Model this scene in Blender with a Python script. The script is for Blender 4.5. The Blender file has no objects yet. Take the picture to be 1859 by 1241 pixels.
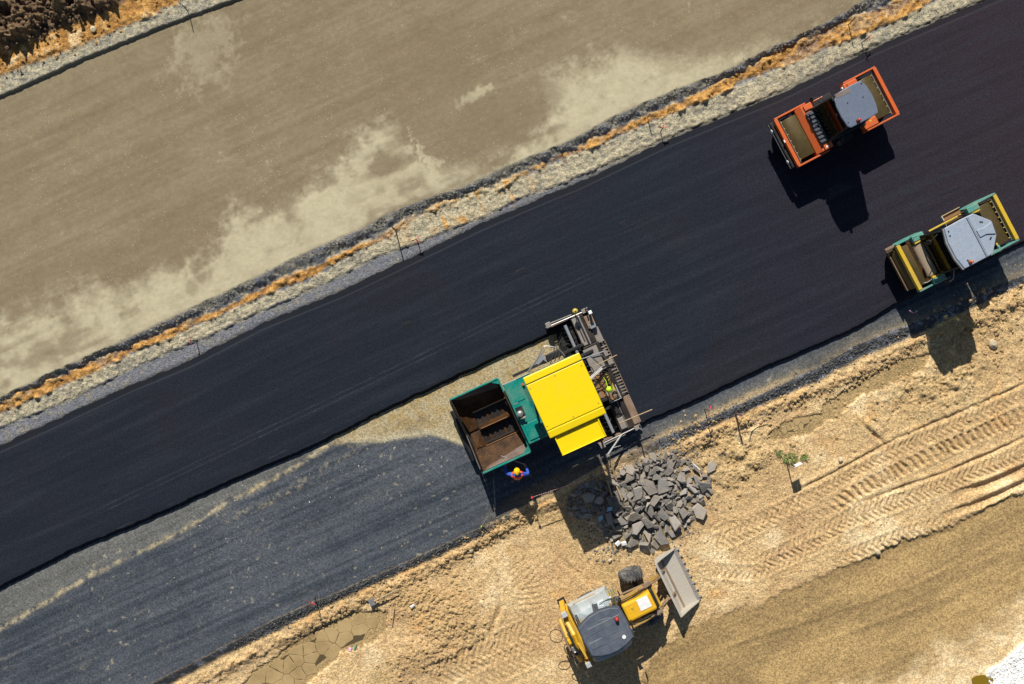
import bpy, math, random
import numpy as np
from mathutils import Vector, Matrix, Euler

R = math.radians
scene = bpy.context.scene
col = scene.collection
random.seed(7)
rng = np.random.default_rng(11)

# ------------------------------------------------------------------ camera, sky, sun, exposure
S, HC = 42.0, 36.0                     # photo pixels per metre on the ground, drone height in metres
cam_d = bpy.data.cameras.new('camera')
cam = bpy.data.objects.new('camera', cam_d); col.objects.link(cam)
cam.location = (0, 0, HC)
cam.rotation_euler = (0, 0, 0)
cam_d.sensor_width = 36.0
cam_d.lens = 36.0 * HC / (1859 / S)
cam_d.clip_start = 0.5
cam_d.clip_end = 2000
scene.camera = cam

SUN_EL = 38.0
sun_vec = Vector((-0.238, 0.971, 0)).normalized() * math.cos(R(SUN_EL)) + Vector((0, 0, math.sin(R(SUN_EL))))
world = bpy.data.worlds.new('World'); scene.world = world
world.use_nodes = True
wn = world.node_tree.nodes; wl = world.node_tree.links
bg = wn['Background']
sky = wn.new('ShaderNodeTexSky'); sky.sky_type = 'NISHITA'; sky.sun_disc = False
sky.sun_elevation = R(SUN_EL)
sky.sun_rotation = math.atan2(sun_vec.x, sun_vec.y)
sky.air_density = 1.0; sky.dust_density = 0.6; sky.ozone_density = 1.4
wl.new(sky.outputs[0], bg.inputs[0]); bg.inputs[1].default_value = 0.05
sun_d = bpy.data.lights.new('sun', 'SUN'); sun_d.energy = 5.0; sun_d.angle = R(0.5); sun_d.color = (1.0, 0.955, 0.87)
sun = bpy.data.objects.new('sun', sun_d); col.objects.link(sun)
sun.rotation_euler = sun_vec.to_track_quat('Z', 'Y').to_euler()
vs = scene.view_settings
vs.view_transform = 'Standard'; vs.look = 'None'; vs.exposure = 0.33; vs.gamma = 1.0; vs.use_curve_mapping = False
scene.cycles.max_bounces = 6

# ------------------------------------------------------------------ small helpers
def lin(c):
    return tuple(((x / 255) / 12.92 if x / 255 <= 0.04045 else (((x / 255) + 0.055) / 1.055) ** 2.4) for x in c)
KE = 1.22
def alb(r, g, b):                      # sunlit colour as seen -> base colour under this sun
    return tuple(min(0.85, x / KE) for x in lin((r, g, b)))
def W(px, py, z=0.0):                  # survey mark: a point seen at a photo pixel and known to lie at height z
    f = (HC - z) / HC
    return Vector(((px - 929.5) / S * f, -(py - 620.5) / S * f, z))

def tag(o, label=None, cat=None, group=None, kind=None):
    if label: o['label'] = label
    if cat: o['category'] = cat
    if group: o['group'] = group
    if kind: o['kind'] = kind
    return o
def empty(name, loc, rz=0.0):
    o = bpy.data.objects.new(name, None); col.objects.link(o)
    o.location = loc; o.rotation_euler = (0, 0, rz); o.empty_display_size = 0.3
    return o

class MB:
    def __init__(s): s.v = []; s.f = []
    def add(s, vs_, fs_):
        n = len(s.v); s.v += [tuple(p) for p in vs_]; s.f += [tuple(i + n for i in q) for q in fs_]; return s
    def box(s, c, d, rot=(0, 0, 0), taper=(1, 1)):
        M = Euler(rot).to_matrix(); c = Vector(c); p = []
        for z in (-.5, .5):
            t = taper if z > 0 else (1, 1)
            for x, y in ((-.5, -.5), (.5, -.5), (.5, .5), (-.5, .5)):
                p.append(c + M @ Vector((x * d[0] * t[0], y * d[1] * t[1], z * d[2])))
        return s.add(p, [(3, 2, 1, 0), (4, 5, 6, 7), (0, 1, 5, 4), (1, 2, 6, 5), (2, 3, 7, 6), (3, 0, 4, 7)])
    def hexa(s, a, b):                 # two quads (bottom, top) of four points
        return s.add(list(a) + list(b), [(3, 2, 1, 0), (4, 5, 6, 7), (0, 1, 5, 4), (1, 2, 6, 5), (2, 3, 7, 6), (3, 0, 4, 7)])
    def prism(s, poly, a, b, axis='z'):
        n = len(poly)
        def P(p, t):
            return {'z': (p[0], p[1], t), 'y': (p[0], t, p[1]), 'x': (t, p[0], p[1])}[axis]
        vs_ = [P(p, a) for p in poly] + [P(p, b) for p in poly]
        fs_ = [tuple(range(n))[::-1], tuple(range(n, 2 * n))] + [(i, (i + 1) % n, n + (i + 1) % n, n + i) for i in range(n)]
        return s.add(vs_, fs_)
    def cyl(s, p0, p1, r, r1=None, n=14):
        p0 = Vector(p0); p1 = Vector(p1); r1 = r if r1 is None else r1
        d = (p1 - p0).normalized(); a = d.orthogonal().normalized(); b = d.cross(a)
        vs_ = []
        for p, q in ((p0, r), (p1, r1)):
            for i in range(n):
                t = 2 * math.pi * i / n
                vs_.append(p + a * math.cos(t) * q + b * math.sin(t) * q)
        return s.add(vs_, [tuple(range(n))[::-1], tuple(range(n, 2 * n))] + [(i, (i + 1) % n, n + (i + 1) % n, n + i) for i in range(n)])
    def lathe(s, c, axis, prof, n=28):  # prof: (along, radius) closed by caps
        c = Vector(c); d = Vector(axis).normalized(); a = d.orthogonal().normalized(); b = d.cross(a)
        vs_ = []; m = len(prof)
        for h, r in prof:
            for i in range(n):
                t = 2 * math.pi * i / n
                vs_.append(c + d * h + a * math.cos(t) * r + b * math.sin(t) * r)
        fs_ = [tuple(range(n))[::-1], tuple(range((m - 1) * n, m * n))]
        for k in range(m - 1):
            fs_ += [(k * n + i, k * n + (i + 1) % n, (k + 1) * n + (i + 1) % n, (k + 1) * n + i) for i in range(n)]
        return s.add(vs_, fs_)
    def tube(s, pts, r, n=7, closed=False):
        pts = [Vector(p) for p in pts]; m = len(pts); vs_ = []
        up = Vector((0, 0, 1)); prev = None
        for k, p in enumerate(pts):
            if closed: d = (pts[(k + 1) % m] - pts[k - 1]).normalized()
            else: d = (pts[min(k + 1, m - 1)] - pts[max(k - 1, 0)]).normalized()
            a = d.orthogonal().normalized() if prev is None else (prev - d * prev.dot(d)).normalized()
            prev = a; b = d.cross(a)
            for i in range(n):
                t = 2 * math.pi * i / n
                vs_.append(p + a * math.cos(t) * r + b * math.sin(t) * r)
        fs_ = []
        for k in range(m if closed else m - 1):
            k2 = (k + 1) % m
            fs_ += [(k * n + i, k * n + (i + 1) % n, k2 * n + (i + 1) % n, k2 * n + i) for i in range(n)]
        if not closed: fs_ += [tuple(range(n))[::-1], tuple(range((m - 1) * n, m * n))]
        return s.add(vs_, fs_)
    def ball(s, c, r, sc=(1, 1, 1), nu=14, nv=8, zmin=-1.0):
        c = Vector(c); vs_ = []; fs_ = []
        a0 = math.asin(max(-1, zmin))
        for j in range(nv + 1):
            t = a0 + (math.pi / 2 - a0) * j / nv
            for i in range(nu):
                u = 2 * math.pi * i / nu
                vs_.append(c + Vector((math.cos(t) * math.cos(u) * r * sc[0], math.cos(t) * math.sin(u) * r * sc[1], math.sin(t) * r * sc[2])))
        for j in range(nv):
            fs_ += [(j * nu + i, j * nu + (i + 1) % nu, (j + 1) * nu + (i + 1) % nu, (j + 1) * nu + i) for i in range(nu)]
        fs_.append(tuple(range(nu))[::-1])
        return s.add(vs_, fs_)
    def build(s, name, m, parent=None, bevel=0.0, smooth=False, seg=2):
        me = bpy.data.meshes.new(name); me.from_pydata(s.v, [], s.f)
        me.validate(); me.update()
        if smooth:
            me.shade_smooth() if hasattr(me, 'shade_smooth') else None
        o = bpy.data.objects.new(name, me); col.objects.link(o)
        if m: me.materials.append(m)
        if parent: o.parent = parent
        if smooth:
            md = o.modifiers.new('w', 'EDGE_SPLIT'); md.split_angle = R(38)
        if bevel:
            b = o.modifiers.new('bevel', 'BEVEL'); b.width = bevel; b.segments = seg; b.limit_method = 'ANGLE'; b.angle_limit = R(35)
        return o
def bx(p, name, m, c, d, rot=(0, 0, 0), bevel=0.012, taper=(1, 1)):
    return MB().box(c, d, rot, taper).build(name, m, p, bevel)
def cy(p, name, m, a, b, r, r1=None, n=14):
    return MB().cyl(a, b, r, r1, n).build(name, m, p, 0, True)
def tb(p, name, m, pts, r, n=7, closed=False):
    return MB().tube(pts, r, n, closed).build(name, m, p, 0, True)
def pr(p, name, m, poly, a, b, axis='z', bevel=0.012):
    return MB().prism(poly, a, b, axis).build(name, m, p, bevel)
def plate(p, name, m, q, t=0.03):      # thin plate over four corner points, thickness t along its normal
    q = [Vector(x) for x in q]; n = (q[1] - q[0]).cross(q[3] - q[0]).normalized() * t
    return MB().hexa(q, [x + n for x in q]).build(name, m, p, 0.0)
def curve_pts(pts, k=6):               # Catmull-Rom through the points
    P = [Vector(p) for p in pts]; P = [P[0] * 2 - P[1]] + P + [P[-1] * 2 - P[-2]]; out = []
    for i in range(1, len(P) - 2):
        for j in range(k):
            t = j / k; a, b, c, d = P[i - 1], P[i], P[i + 1], P[i + 2]
            out.append(0.5 * ((2 * b) + (c - a) * t + (2 * a - 5 * b + 4 * c - d) * t * t + (3 * b - a - 3 * c + d) * t ** 3))
    out.append(P[-2]); return out

# ------------------------------------------------------------------ materials
class NT:
    def __init__(s, name):
        s.m = bpy.data.materials.new(name); s.m.use_nodes = True
        s.t = s.m.node_tree; s.n = s.t.nodes; s.b = s.n['Principled BSDF']; s.out = s.n['Material Output']
    def new(s, kind, **kw):
        o = s.n.new(kind)
        for k, v in kw.items(): setattr(o, k, v)
        return o
    def ln(s, a, b): s.t.links.new(a, b)
    def coord(s, which='Object'): return s.new('ShaderNodeTexCoord').outputs[which]
    def noise(s, vec, scale, detail=4, rough=0.55, dim='3D'):
        o = s.new('ShaderNodeTexNoise'); o.inputs['Scale'].default_value = scale; o.inputs['Detail'].default_value = detail; o.inputs['Roughness'].default_value = rough
        s.ln(vec, o.inputs['Vector']); return o.outputs['Fac']
    def vor(s, vec, scale, feature='F1', out='Distance'):
        o = s.new('ShaderNodeTexVoronoi', feature=feature); o.inputs['Scale'].default_value = scale
        s.ln(vec, o.inputs['Vector']); return o.outputs[out]
    def ramp(s, fac, a, b, lo=0.0, hi=1.0):
        o = s.new('ShaderNodeMapRange'); o.inputs[1].default_value = a; o.inputs[2].default_value = b; o.inputs[3].default_value = lo; o.inputs[4].default_value = hi
        s.ln(fac, o.inputs[0]); return o.outputs[0]
    def math(s, op, a, b=None):
        o = s.new('ShaderNodeMath', operation=op)
        for i, x in enumerate((a, b)):
            if x is None: continue
            if isinstance(x, (int, float)): o.inputs[i].default_value = x
            else: s.ln(x, o.inputs[i])
        return o.outputs[0]
    def mix(s, fac, a, b, mode='MIX'):
        o = s.new('ShaderNodeMix', data_type='RGBA', blend_type=mode)
        for i, x in ((0, fac), (6, a), (7, b)):
            if isinstance(x, (int, float)): o.inputs[i].default_value = x
            elif isinstance(x, tuple): o.inputs[i].default_value = (*x[:3], 1)
            else: s.ln(x, o.inputs[i])
        return o.outputs[2]
    def gray(s, val):
        o = s.new('ShaderNodeCombineColor')
        for i in range(3): s.ln(val, o.inputs[i])
        return o.outputs[0]
    def scale(s, vec, v, rz=0.0):
        o = s.new('ShaderNodeMapping'); o.inputs['Scale'].default_value = v; o.inputs['Rotation'].default_value = (0, 0, rz)
        s.ln(vec, o.inputs[0]); return o.outputs[0]
    def bump(s, h, strength, dist):
        o = s.new('ShaderNodeBump'); o.inputs['Strength'].default_value = strength; o.inputs['Distance'].default_value = dist
        s.ln(h, o.inputs['Height']); s.ln(o.outputs[0], s.b.inputs['Normal'])
    def base(s, c):
        if isinstance(c, tuple): s.b.inputs['Base Color'].default_value = (*c[:3], 1)
        else: s.ln(c, s.b.inputs['Base Color'])
    def set(s, rough=None, metal=None, spec=None):
        if rough is not None: s.b.inputs['Roughness'].default_value = rough
        if metal is not None: s.b.inputs['Metallic'].default_value = metal
        if spec is not None: s.b.inputs['Specular IOR Level'].default_value = spec
        return s.m

def paint(name, c, rough=0.42, dirt=0.35, dust=(0.30, 0.24, 0.15), metal=0.0, wear=None, spec=0.4, sc=1.0, var=1.0):
    t = NT(name); v = t.coord()
    n1 = t.noise(v, 2.2 * sc, 6, 0.65); n2 = t.noise(v, 11 * sc, 5, 0.6); n3 = t.noise(v, 45 * sc, 3, 0.6)
    c1 = t.mix(t.ramp(n2, 0.3, 0.7, 0, 1), tuple(x * (1 - .14 * var) for x in c), tuple(min(1, x * (1 + .08 * var)) for x in c))
    d = t.math('MULTIPLY', t.ramp(n1, 0.42, 0.72), dirt); d = t.math('ADD', d, t.math('MULTIPLY', t.ramp(n3, 0.62, 0.78), dirt * 0.6))
    c2 = t.mix(d, c1, dust)
    if wear:
        c2 = t.mix(t.ramp(n2, 0.60, 0.68, 0, 0.85), c2, wear)
    t.base(c2); t.ln(t.ramp(n1, 0.3, 0.7, rough * 0.85, min(1, rough * 1.4)), t.b.inputs['Roughness'])
    t.bump(n2, 0.12, 0.01)
    return t.set(None, metal, spec)
def glass(name, tint=(0.42, 0.5, 0.46), refl=0.28):
    t = NT(name)
    tr = t.new('ShaderNodeBsdfTransparent'); tr.inputs[0].default_value = (*tint, 1)
    gl = t.new('ShaderNodeBsdfGlossy'); gl.inputs['Roughness'].default_value = 0.06; gl.inputs[0].default_value = (0.85, 0.9, 0.95, 1)
    lw = t.new('ShaderNodeLayerWeight'); lw.inputs[0].default_value = refl
    mx = t.new('ShaderNodeMixShader'); t.ln(lw.outputs['Fresnel'], mx.inputs[0]); t.ln(tr.outputs[0], mx.inputs[1]); t.ln(gl.outputs[0], mx.inputs[2])
    t.ln(mx.outputs[0], t.out.inputs[0]); return t.m

M = {}
M['orange'] = paint('orange_paint', (0.60, 0.11, 0.02), 0.42, 0.32, dust=(.2, .13, .08), wear=(.42, .10, .03))
M['yellow'] = paint('yellow_paint', (0.80, 0.585, 0.0), 0.40, 0.16, dust=(0.46, 0.34, 0.02), var=.3)
M['yellow_dirty'] = paint('dirty_yellow_paint', (0.62, 0.36, 0.02), 0.5, 0.5)
M['teal'] = paint('teal_paint', (0.0, 0.205, 0.165), 0.42, 0.3)
M['teal_dark'] = paint('dark_teal_paint', (0.0, 0.11, 0.10), 0.45, 0.3)
M['teal_pale'] = paint('pale_teal_paint', (0.07, 0.27, 0.225), 0.5, 0.5)
M['roller_yellow'] = paint('roller_yellow_paint', (0.60, 0.40, 0.02), 0.45, 0.45, wear=(0.28, 0.14, 0.03))
M['roof_blue'] = paint('blue_grey_roof_paint', (0.125, 0.155, 0.215), 0.45, 0.15, dust=(0.16, 0.15, 0.15))
M['roof_pale'] = paint('pale_grey_roof_paint', (0.29, 0.34, 0.42), 0.42, 0.15, dust=(0.36, 0.34, 0.3))
M['roof_slate'] = paint('slate_roof_paint', (0.080, 0.095, 0.125), 0.5, 0.6, dust=(0.15, 0.16, 0.18), wear=(.10, .11, .13))
M['grey_paint'] = paint('grey_paint', (0.22, 0.24, 0.27), 0.45, 0.3)
M['dark_grey'] = paint('dark_grey_plastic', (0.06, 0.066, 0.078), 0.55, 0.2, dust=(.12, .12, .12))
M['pale_panel'] = paint('dusty_pale_panel', (0.42, 0.45, 0.45), 0.5, 0.45)
M['black'] = paint('black_paint', (0.012, 0.012, 0.014), 0.55, 0.25, dust=(0.08, 0.07, 0.05))
M['rubber'] = paint('dusty_rubber', (0.05, 0.05, 0.053), 0.85, 0.95, dust=(0.25, 0.235, 0.21))
M['hose'] = paint('hose_rubber', (0.015, 0.015, 0.015), 0.6, 0.3, dust=(0.1, 0.07, 0.04))
M['steel'] = paint('bare_steel', (0.36, 0.35, 0.34), 0.38, 0.3, metal=0.6)
M['bucket'] = paint('scuffed_bucket_steel', (0.40, 0.37, 0.32), 0.55, 0.6, dust=(0.44, 0.36, 0.25))
M['drum'] = paint('oily_drum_steel', (0.085, 0.062, 0.022), 0.42, 0.35, dust=(0.14, 0.085, 0.03), metal=0.25)
M['rust'] = paint('rusty_steel', (0.20, 0.13, 0.085), 0.6, 0.5, dust=(0.34, 0.27, 0.2), wear=(0.12, 0.06, 0.03))
M['rust_brown'] = paint('brown_rust', (0.25, 0.115, 0.04), 0.62, 0.35, dust=(0.3, 0.2, 0.12), wear=(0.10, 0.05, 0.025))
M['hopper'] = paint('oily_hopper_steel', (0.062, 0.026, 0.007), 0.55, 1.0, dust=(0.012, 0.009, 0.007), wear=(0.135, 0.066, 0.012), spec=.18)
M['liner'] = paint('worn_liner_steel', (0.12, 0.075, 0.055), .5, .6, dust=(.05, .03, .02), wear=(.2, .13, .09))
M['tar'] = paint('tar_black_steel', (0.018, 0.014, 0.012), 0.5, 0.3, dust=(0.08, 0.045, 0.02))
M['plate'] = paint('worn_plate_steel', (0.25, 0.225, 0.20), 0.6, 0.5, dust=(0.12, 0.09, 0.07), wear=(0.30, 0.19, 0.11))
M['wood'] = paint('weathered_wood', (0.40, 0.29, 0.16), 0.8, 0.4)
M['white'] = paint('white_paint', (0.78, 0.78, 0.76), 0.4, 0.15)
M['lime'] = paint('lime_plastic', (0.45, 0.75, 0.01), 0.35, 0.1)
M['lamp_yellow'] = paint('ochre_plastic', (0.50, 0.38, 0.05), 0.4, 0.25)
M['red_lamp'] = paint('red_lamp_plastic', (0.45, 0.035, 0.02), 0.25, 0.1)
M['orange_lamp'] = paint('orange_lamp_plastic', (0.55, 0.12, 0.03), 0.25, 0.1)
M['seat'] = paint('seat_cloth', (0.02, 0.02, 0.022), 0.9, 0.15)
M['teal_cloth'] = paint('teal_cloth', (0.02, 0.30, 0.28), 0.9, 0.1)
M['khaki'] = paint('khaki_cloth', (0.26, 0.24, 0.11), 0.9, 0.1)
M['tan_hood'] = paint('dusty_tan_hood', (0.30, 0.235, 0.16), 0.5, 0.35, dust=(0.22, 0.16, 0.1))
M['glass'] = glass('cab_glass')
M['glass_pale'] = glass('dusty_side_glass', (0.5, 0.55, 0.55), 0.45)
M['ribbon_red'] = paint('red_ribbon', (0.60, 0.03, 0.06), 0.6, 0.05)
M['ribbon_pink'] = paint('pink_ribbon', (0.75, 0.42, 0.55), 0.6, 0.05)
M['stake'] = paint('dark_stake_wood', (0.10, 0.075, 0.05), 0.85, 0.3)
M['blue_cloth'] = paint('blue_jacket_cloth', (0.015, 0.085, 0.48), 0.85, 0.1, sc=3)
M['navy_cloth'] = paint('navy_trouser_cloth', (0.012, 0.02, 0.06), 0.9, 0.2, sc=3)
M['vest'] = paint('orange_vest_cloth', (0.75, 0.10, 0.03), 0.75, 0.12, sc=3)
M['vest_band'] = paint('reflective_band', (0.62, 0.50, 0.40), 0.5, 0.1, sc=3)
M['skin'] = paint('skin', (0.42, 0.24, 0.16), 0.6, 0.05, sc=4)
M['boots'] = paint('boot_leather', (0.03, 0.02, 0.015), 0.7, 0.4)
M['helmet'] = paint('yellow_helmet_plastic', (0.80, 0.50, 0.0), 0.3, 0.05)

# ------------------------------------------------------------------ ground model (numpy height field)
EU = np.array([0.911, -0.412]); EV = np.array([0.412, 0.911])    # road axes in photo pixels
def uv_of(px, py): return px * EU[0] + py * EU[1], px * EV[0] + py * EV[1]
def BV(pts):
    p = np.array(pts, float); u, v = uv_of(p[:, 0], p[:, 1]); i = np.argsort(u); u = u[i]; v = v[i]
    k = min(2, len(u) - 1); sl0 = (v[k] - v[0]) / (u[k] - u[0]) * 0.3; sl1 = (v[-1] - v[-1 - k]) / (u[-1] - u[-1 - k]) * 0.3
    u = np.concatenate([[u[0] - 6000], u, [u[-1] + 6000]]); v = np.concatenate([[v[0] - 6000 * sl0 * 0.1], v, [v[-1] + 6000 * sl1 * 0.1]])
    return lambda q: np.interp(q, u, v)
_T = rng.random((256, 256)).astype(np.float32)
def vn(x, y, seed=0):
    xi = np.floor(x); yi = np.floor(y); fx = (x - xi).astype(np.float32); fy = (y - yi).astype(np.float32)
    fx = fx * fx * (3 - 2 * fx); fy = fy * fy * (3 - 2 * fy)
    a = (xi.astype(np.int64) + seed * 37) & 255; b = (yi.astype(np.int64) + seed * 91) & 255; a1 = (a + 1) & 255; b1 = (b + 1) & 255
    return (_T[a, b] * (1 - fx) + _T[a1, b] * fx) * (1 - fy) + (_T[a, b1] * (1 - fx) + _T[a1, b1] * fx) * fy
def fbm(x, y, f, seed=0, o=4, g=0.5):
    t = 0; a = 1; s = 0
    for k in range(o):
        t = t + a * vn(x * f + k * 17.3, y * f - k * 9.1, seed + k); s += a; a *= g; f *= 2.03
    return t / s - 0.5                 # -0.5 .. 0.5
def ss(x, a, b):
    t = np.clip((x - a) / (b - a), 0, 1); return t * t * (3 - 2 * t)

B0 = BV([(0, 105), (100, 62), (190, 32), (240, 5), (300, -25)])
B1 = BV([(0, 140), (100, 105), (200, 65), (330, 5), (400, -25)])
B2 = BV([(0, 178), (130, 118), (300, 48), (430, 0)])
B3 = BV([(0, 721), (68, 687), (122, 662), (203, 626), (338, 562), (416, 525), (575, 447), (664, 410), (711, 383), (759, 364), (840, 338), (914, 303), (1019, 261), (1128, 203), (1240, 156), (1308, 132), (1409, 81), (1477, 51), (1568, 0)])
B4 = BV([(0, 730), (74, 697), (203, 640), (305, 599), (406, 555), (480, 518), (558, 488), (664, 437), (711, 412), (769, 381), (840, 357), (908, 334), (945, 315), (1016, 281), (1094, 244), (1178, 206), (1274, 166), (1342, 129), (1423, 85), (1545, 30), (1629, 0)])
B5 = BV([(0, 750), (68, 721), (135, 691), (237, 643), (338, 600), (440, 552), (501, 528), (558, 508), (650, 456), (705, 432), (769, 388), (840, 362), (908, 342), (952, 318), (992, 299), (1094, 260), (1178, 223), (1250, 196), (1342, 152), (1460, 105), (1545, 71), (1629, 37), (1697, 0)])
B6 = BV([(0, 775), (112, 731), (169, 704), (237, 668), (372, 612), (508, 549), (609, 505), (681, 466), (760, 440), (823, 412), (874, 395), (941, 360), (1020, 333), (1212, 248), (1409, 167), (1585, 82), (1780, 0)])
B7 = BV([(0, 811), (101, 765), (237, 701), (352, 653), (474, 589), (620, 530), (705, 490), (874, 408), (1000, 354), (1043, 337), (1212, 257), (1409, 176), (1585, 90), (1795, 0)])
B8 = BV([(0, 1063), (129, 997), (288, 930), (424, 868), (556, 812), (759, 712), (874, 660), (985, 610), (1090, 560)])
B9 = BV([(1100, 797), (1165, 767), (1200, 750), (1271, 718), (1367, 672), (1484, 622), (1554, 590), (1636, 543), (1859, 435)])
BL = BV([(271, 1241), (373, 1190), (500, 1122), (602, 1078), (737, 1020), (822, 979), (890, 949), (941, 922), (1010, 890), (1080, 850), (1150, 815), (1200, 794), (1289, 758), (1377, 716), (1484, 666), (1554, 624), (1650, 588), (1828, 508), (1859, 498)])
BG = BV([(305, 1241), (407, 1186), (509, 1140), (602, 1092), (737, 1032), (853, 981), (900, 955), (960, 923), (1080, 853), (1150, 832), (1200, 815), (1306, 765), (1377, 735), (1484, 690), (1554, 650), (1650, 610), (1859, 512)])
BS = BV([(350, 1241), (430, 1203), (500, 1165), (580, 1125), (680, 1077), (740, 1050), (830, 1005), (900, 965), (960, 930), (1150, 850), (1270, 800), (1320, 775), (1400, 735), (1500, 700), (1600, 655), (1650, 625), (1859, 540)])
BE = BV([(1060, 1500), (1130, 1290), (1190, 1180), (1274, 1125), (1369, 1095), (1484, 1044), (1579, 1013), (1640, 985), (1715, 956), (1783, 922), (1859, 895)])
BW = BV([(1650, 1241), (1740, 1198), (1800, 1160), (1859, 1120)])
BWH = BV([(1770, 1262), (1800, 1212), (1830, 1188), (1859, 1168)])
BD = BV([(0, 560), (130, 535), (330, 480), (430, 380), (520, 345), (600, 300), (640, 255), (690, 200), (740, 225), (765, 290), (800, 308), (870, 298), (920, 270), (960, 238), (1000, 195), (1010, 152), (1030, 140), (1130, 88), (1180, 96), (1250, 104), (1330, 92), (1450, 48), (1560, -12)])

def axis(lo, hi, st, far):
    a = list(np.arange(lo, hi + st / 2, st)); d = st; x = hi; y = lo; L_ = []; H_ = []
    while x < far:
        d *= 1.25; x += d; H_.append(x); L_.append(lo - (x - hi))
    return np.array(L_[::-1] + a + H_)
gx = axis(-24.2, 24.2, 0.05, 170); gy = axis(-16.6, 16.6, 0.05, 170)
GX, GY = np.meshgrid(gx, gy)
def pix(X, Y, z0):
    k = HC / (HC - z0); return X * S * k + 929.5, 620.5 - Y * S * k
def path_dist(px, py, pts):
    best = np.full(px.shape, 1e9, np.float32); arc = np.zeros(px.shape, np.float32); side = np.zeros(px.shape, np.float32); s0 = 0.0
    for (x0, y0), (x1, y1) in zip(pts[:-1], pts[1:]):
        dx, dy = x1 - x0, y1 - y0; L = math.hypot(dx, dy)
        t = np.clip(((px - x0) * dx + (py - y0) * dy) / (L * L), 0, 1)
        ex = px - x0 - t * dx; ey = py - y0 - t * dy; d = np.hypot(ex, ey); m = d < best
        best[m] = d[m]; arc[m] = (s0 + t * L)[m]; side[m] = ((ex * dy - ey * dx) / L)[m]; s0 += L
    return best, arc, side, s0
TRACKS = [  # (pixel path, half width px, kind, spacing px, depth m)
    ([(1900, 695), (1859, 712), (1767, 756), (1696, 786), (1625, 815), (1554, 850), (1484, 893), (1413, 932), (1330, 975), (1250, 1005)], 15, 'chev', 11, .05),
    ([(1900, 730), (1856, 751), (1767, 792), (1696, 822), (1613, 862), (1545, 897), (1505, 925), (1470, 950)], 13, 'bar', 13, .12),
    ([(1900, 800), (1800, 844), (1715, 878), (1613, 915), (1545, 939), (1477, 979), (1410, 1010), (1330, 1050)], 16, 'chev', 11, .06),
    ([(1780, 925), (1732, 945), (1647, 966), (1560, 1000), (1480, 1035)], 12, 'chev', 12, .06),
    ([(1420, 965), (1500, 945), (1600, 920)], 22, 'chev', 11, .035),
    ([(1920, 850), (1870, 872), (1780, 912), (1690, 945)], 6, 'rut', 12, .13),
    ([(1920, 828), (1850, 855), (1790, 880), (1710, 905)], 8, 'rut', 12, .15),
    ([(1900, 678), (1767, 738), (1625, 797), (1484, 873), (1400, 915)], 3, 'rut', 10, .08), ([(1900, 775), (1800, 822), (1715, 858), (1613, 893), (1545, 920)], 3, 'rut', 10, .09),
    ([(1240, 985), (1290, 1035), (1370, 1040), (1460, 1000), (1540, 965)], 13, 'chev', 11, .045), ([(1250, 940), (1330, 960), (1420, 925), (1500, 880)], 13, 'chev', 11, .04), ([(985, 960), (1010, 1010), (1060, 1050), (1110, 1060)], 4, 'rut', 10, .04), ([(940, 965), (965, 1020), (1000, 1075)], 4, 'rut', 10, .035),
    ([(900, 985), (935, 1020), (960, 1060), (965, 1110), (940, 1150)], 24, 'bar', 10, .03),
    ([(870, 1000), (905, 1050), (910, 1100), (890, 1150), (840, 1180)], 5, 'rut', 12, .05),
    ([(1020, 1120), (960, 1150), (880, 1185), (800, 1222), (740, 1250)], 26, 'chev', 12, .045),
    ([(1010, 1165), (900, 1215), (820, 1260)], 24, 'chev', 12, .035),
    ([(950, 1000), (985, 1050), (1000, 1110)], 22, 'bar', 11, .02),
    ([(1540, 690), (1640, 640), (1600, 665), (1500, 700)], 12, 'bar', 10, .035),
    ([(1230, 830), (1290, 875), (1340, 905)], 6, 'rut', 10, .07),
    ([(1700, 1090), (1859, 1010), (2000, 950)], 20, 'rut', 10, .03), ([(1300, 1200), (1500, 1140), (1700, 1070), (1859, 985)], 18, 'rut', 10, .03)]
MUD_L = [(425, 1262), (470, 1212), (545, 1160), (590, 1132), (650, 1108), (702, 1108), (700, 1140), (680, 1165), (620, 1185), (575, 1225), (540, 1262)]
MUD_R = [(1395, 790), (1425, 765), (1450, 755), (1495, 750), (1500, 765), (1470, 785), (1440, 795), (1405, 800)]
MUD_R2 = [(1490, 760), (1495, 735), (1560, 690), (1640, 650), (1690, 640), (1680, 670), (1600, 705), (1560, 720), (1520, 760)]
def inpoly(px, py, poly):
    c = np.zeros(px.shape, bool); n = len(poly)
    for i in range(n):
        x0, y0 = poly[i]; x1, y1 = poly[(i + 1) % n]
        if y0 == y1: continue
        c ^= ((y0 > py) != (y1 > py)) & (px < (x1 - x0) * (py - y0) / (y1 - y0) + x0)
    return c
def blob(px, py, x, y, rx, ry=None, ang=0.0):
    ry = rx if ry is None else ry; a = math.radians(ang); dx = px - x; dy = py - y
    return np.exp(-(((dx * math.cos(a) + dy * math.sin(a)) / rx) ** 2 + ((-dx * math.sin(a) + dy * math.cos(a)) / ry) ** 2))

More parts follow.
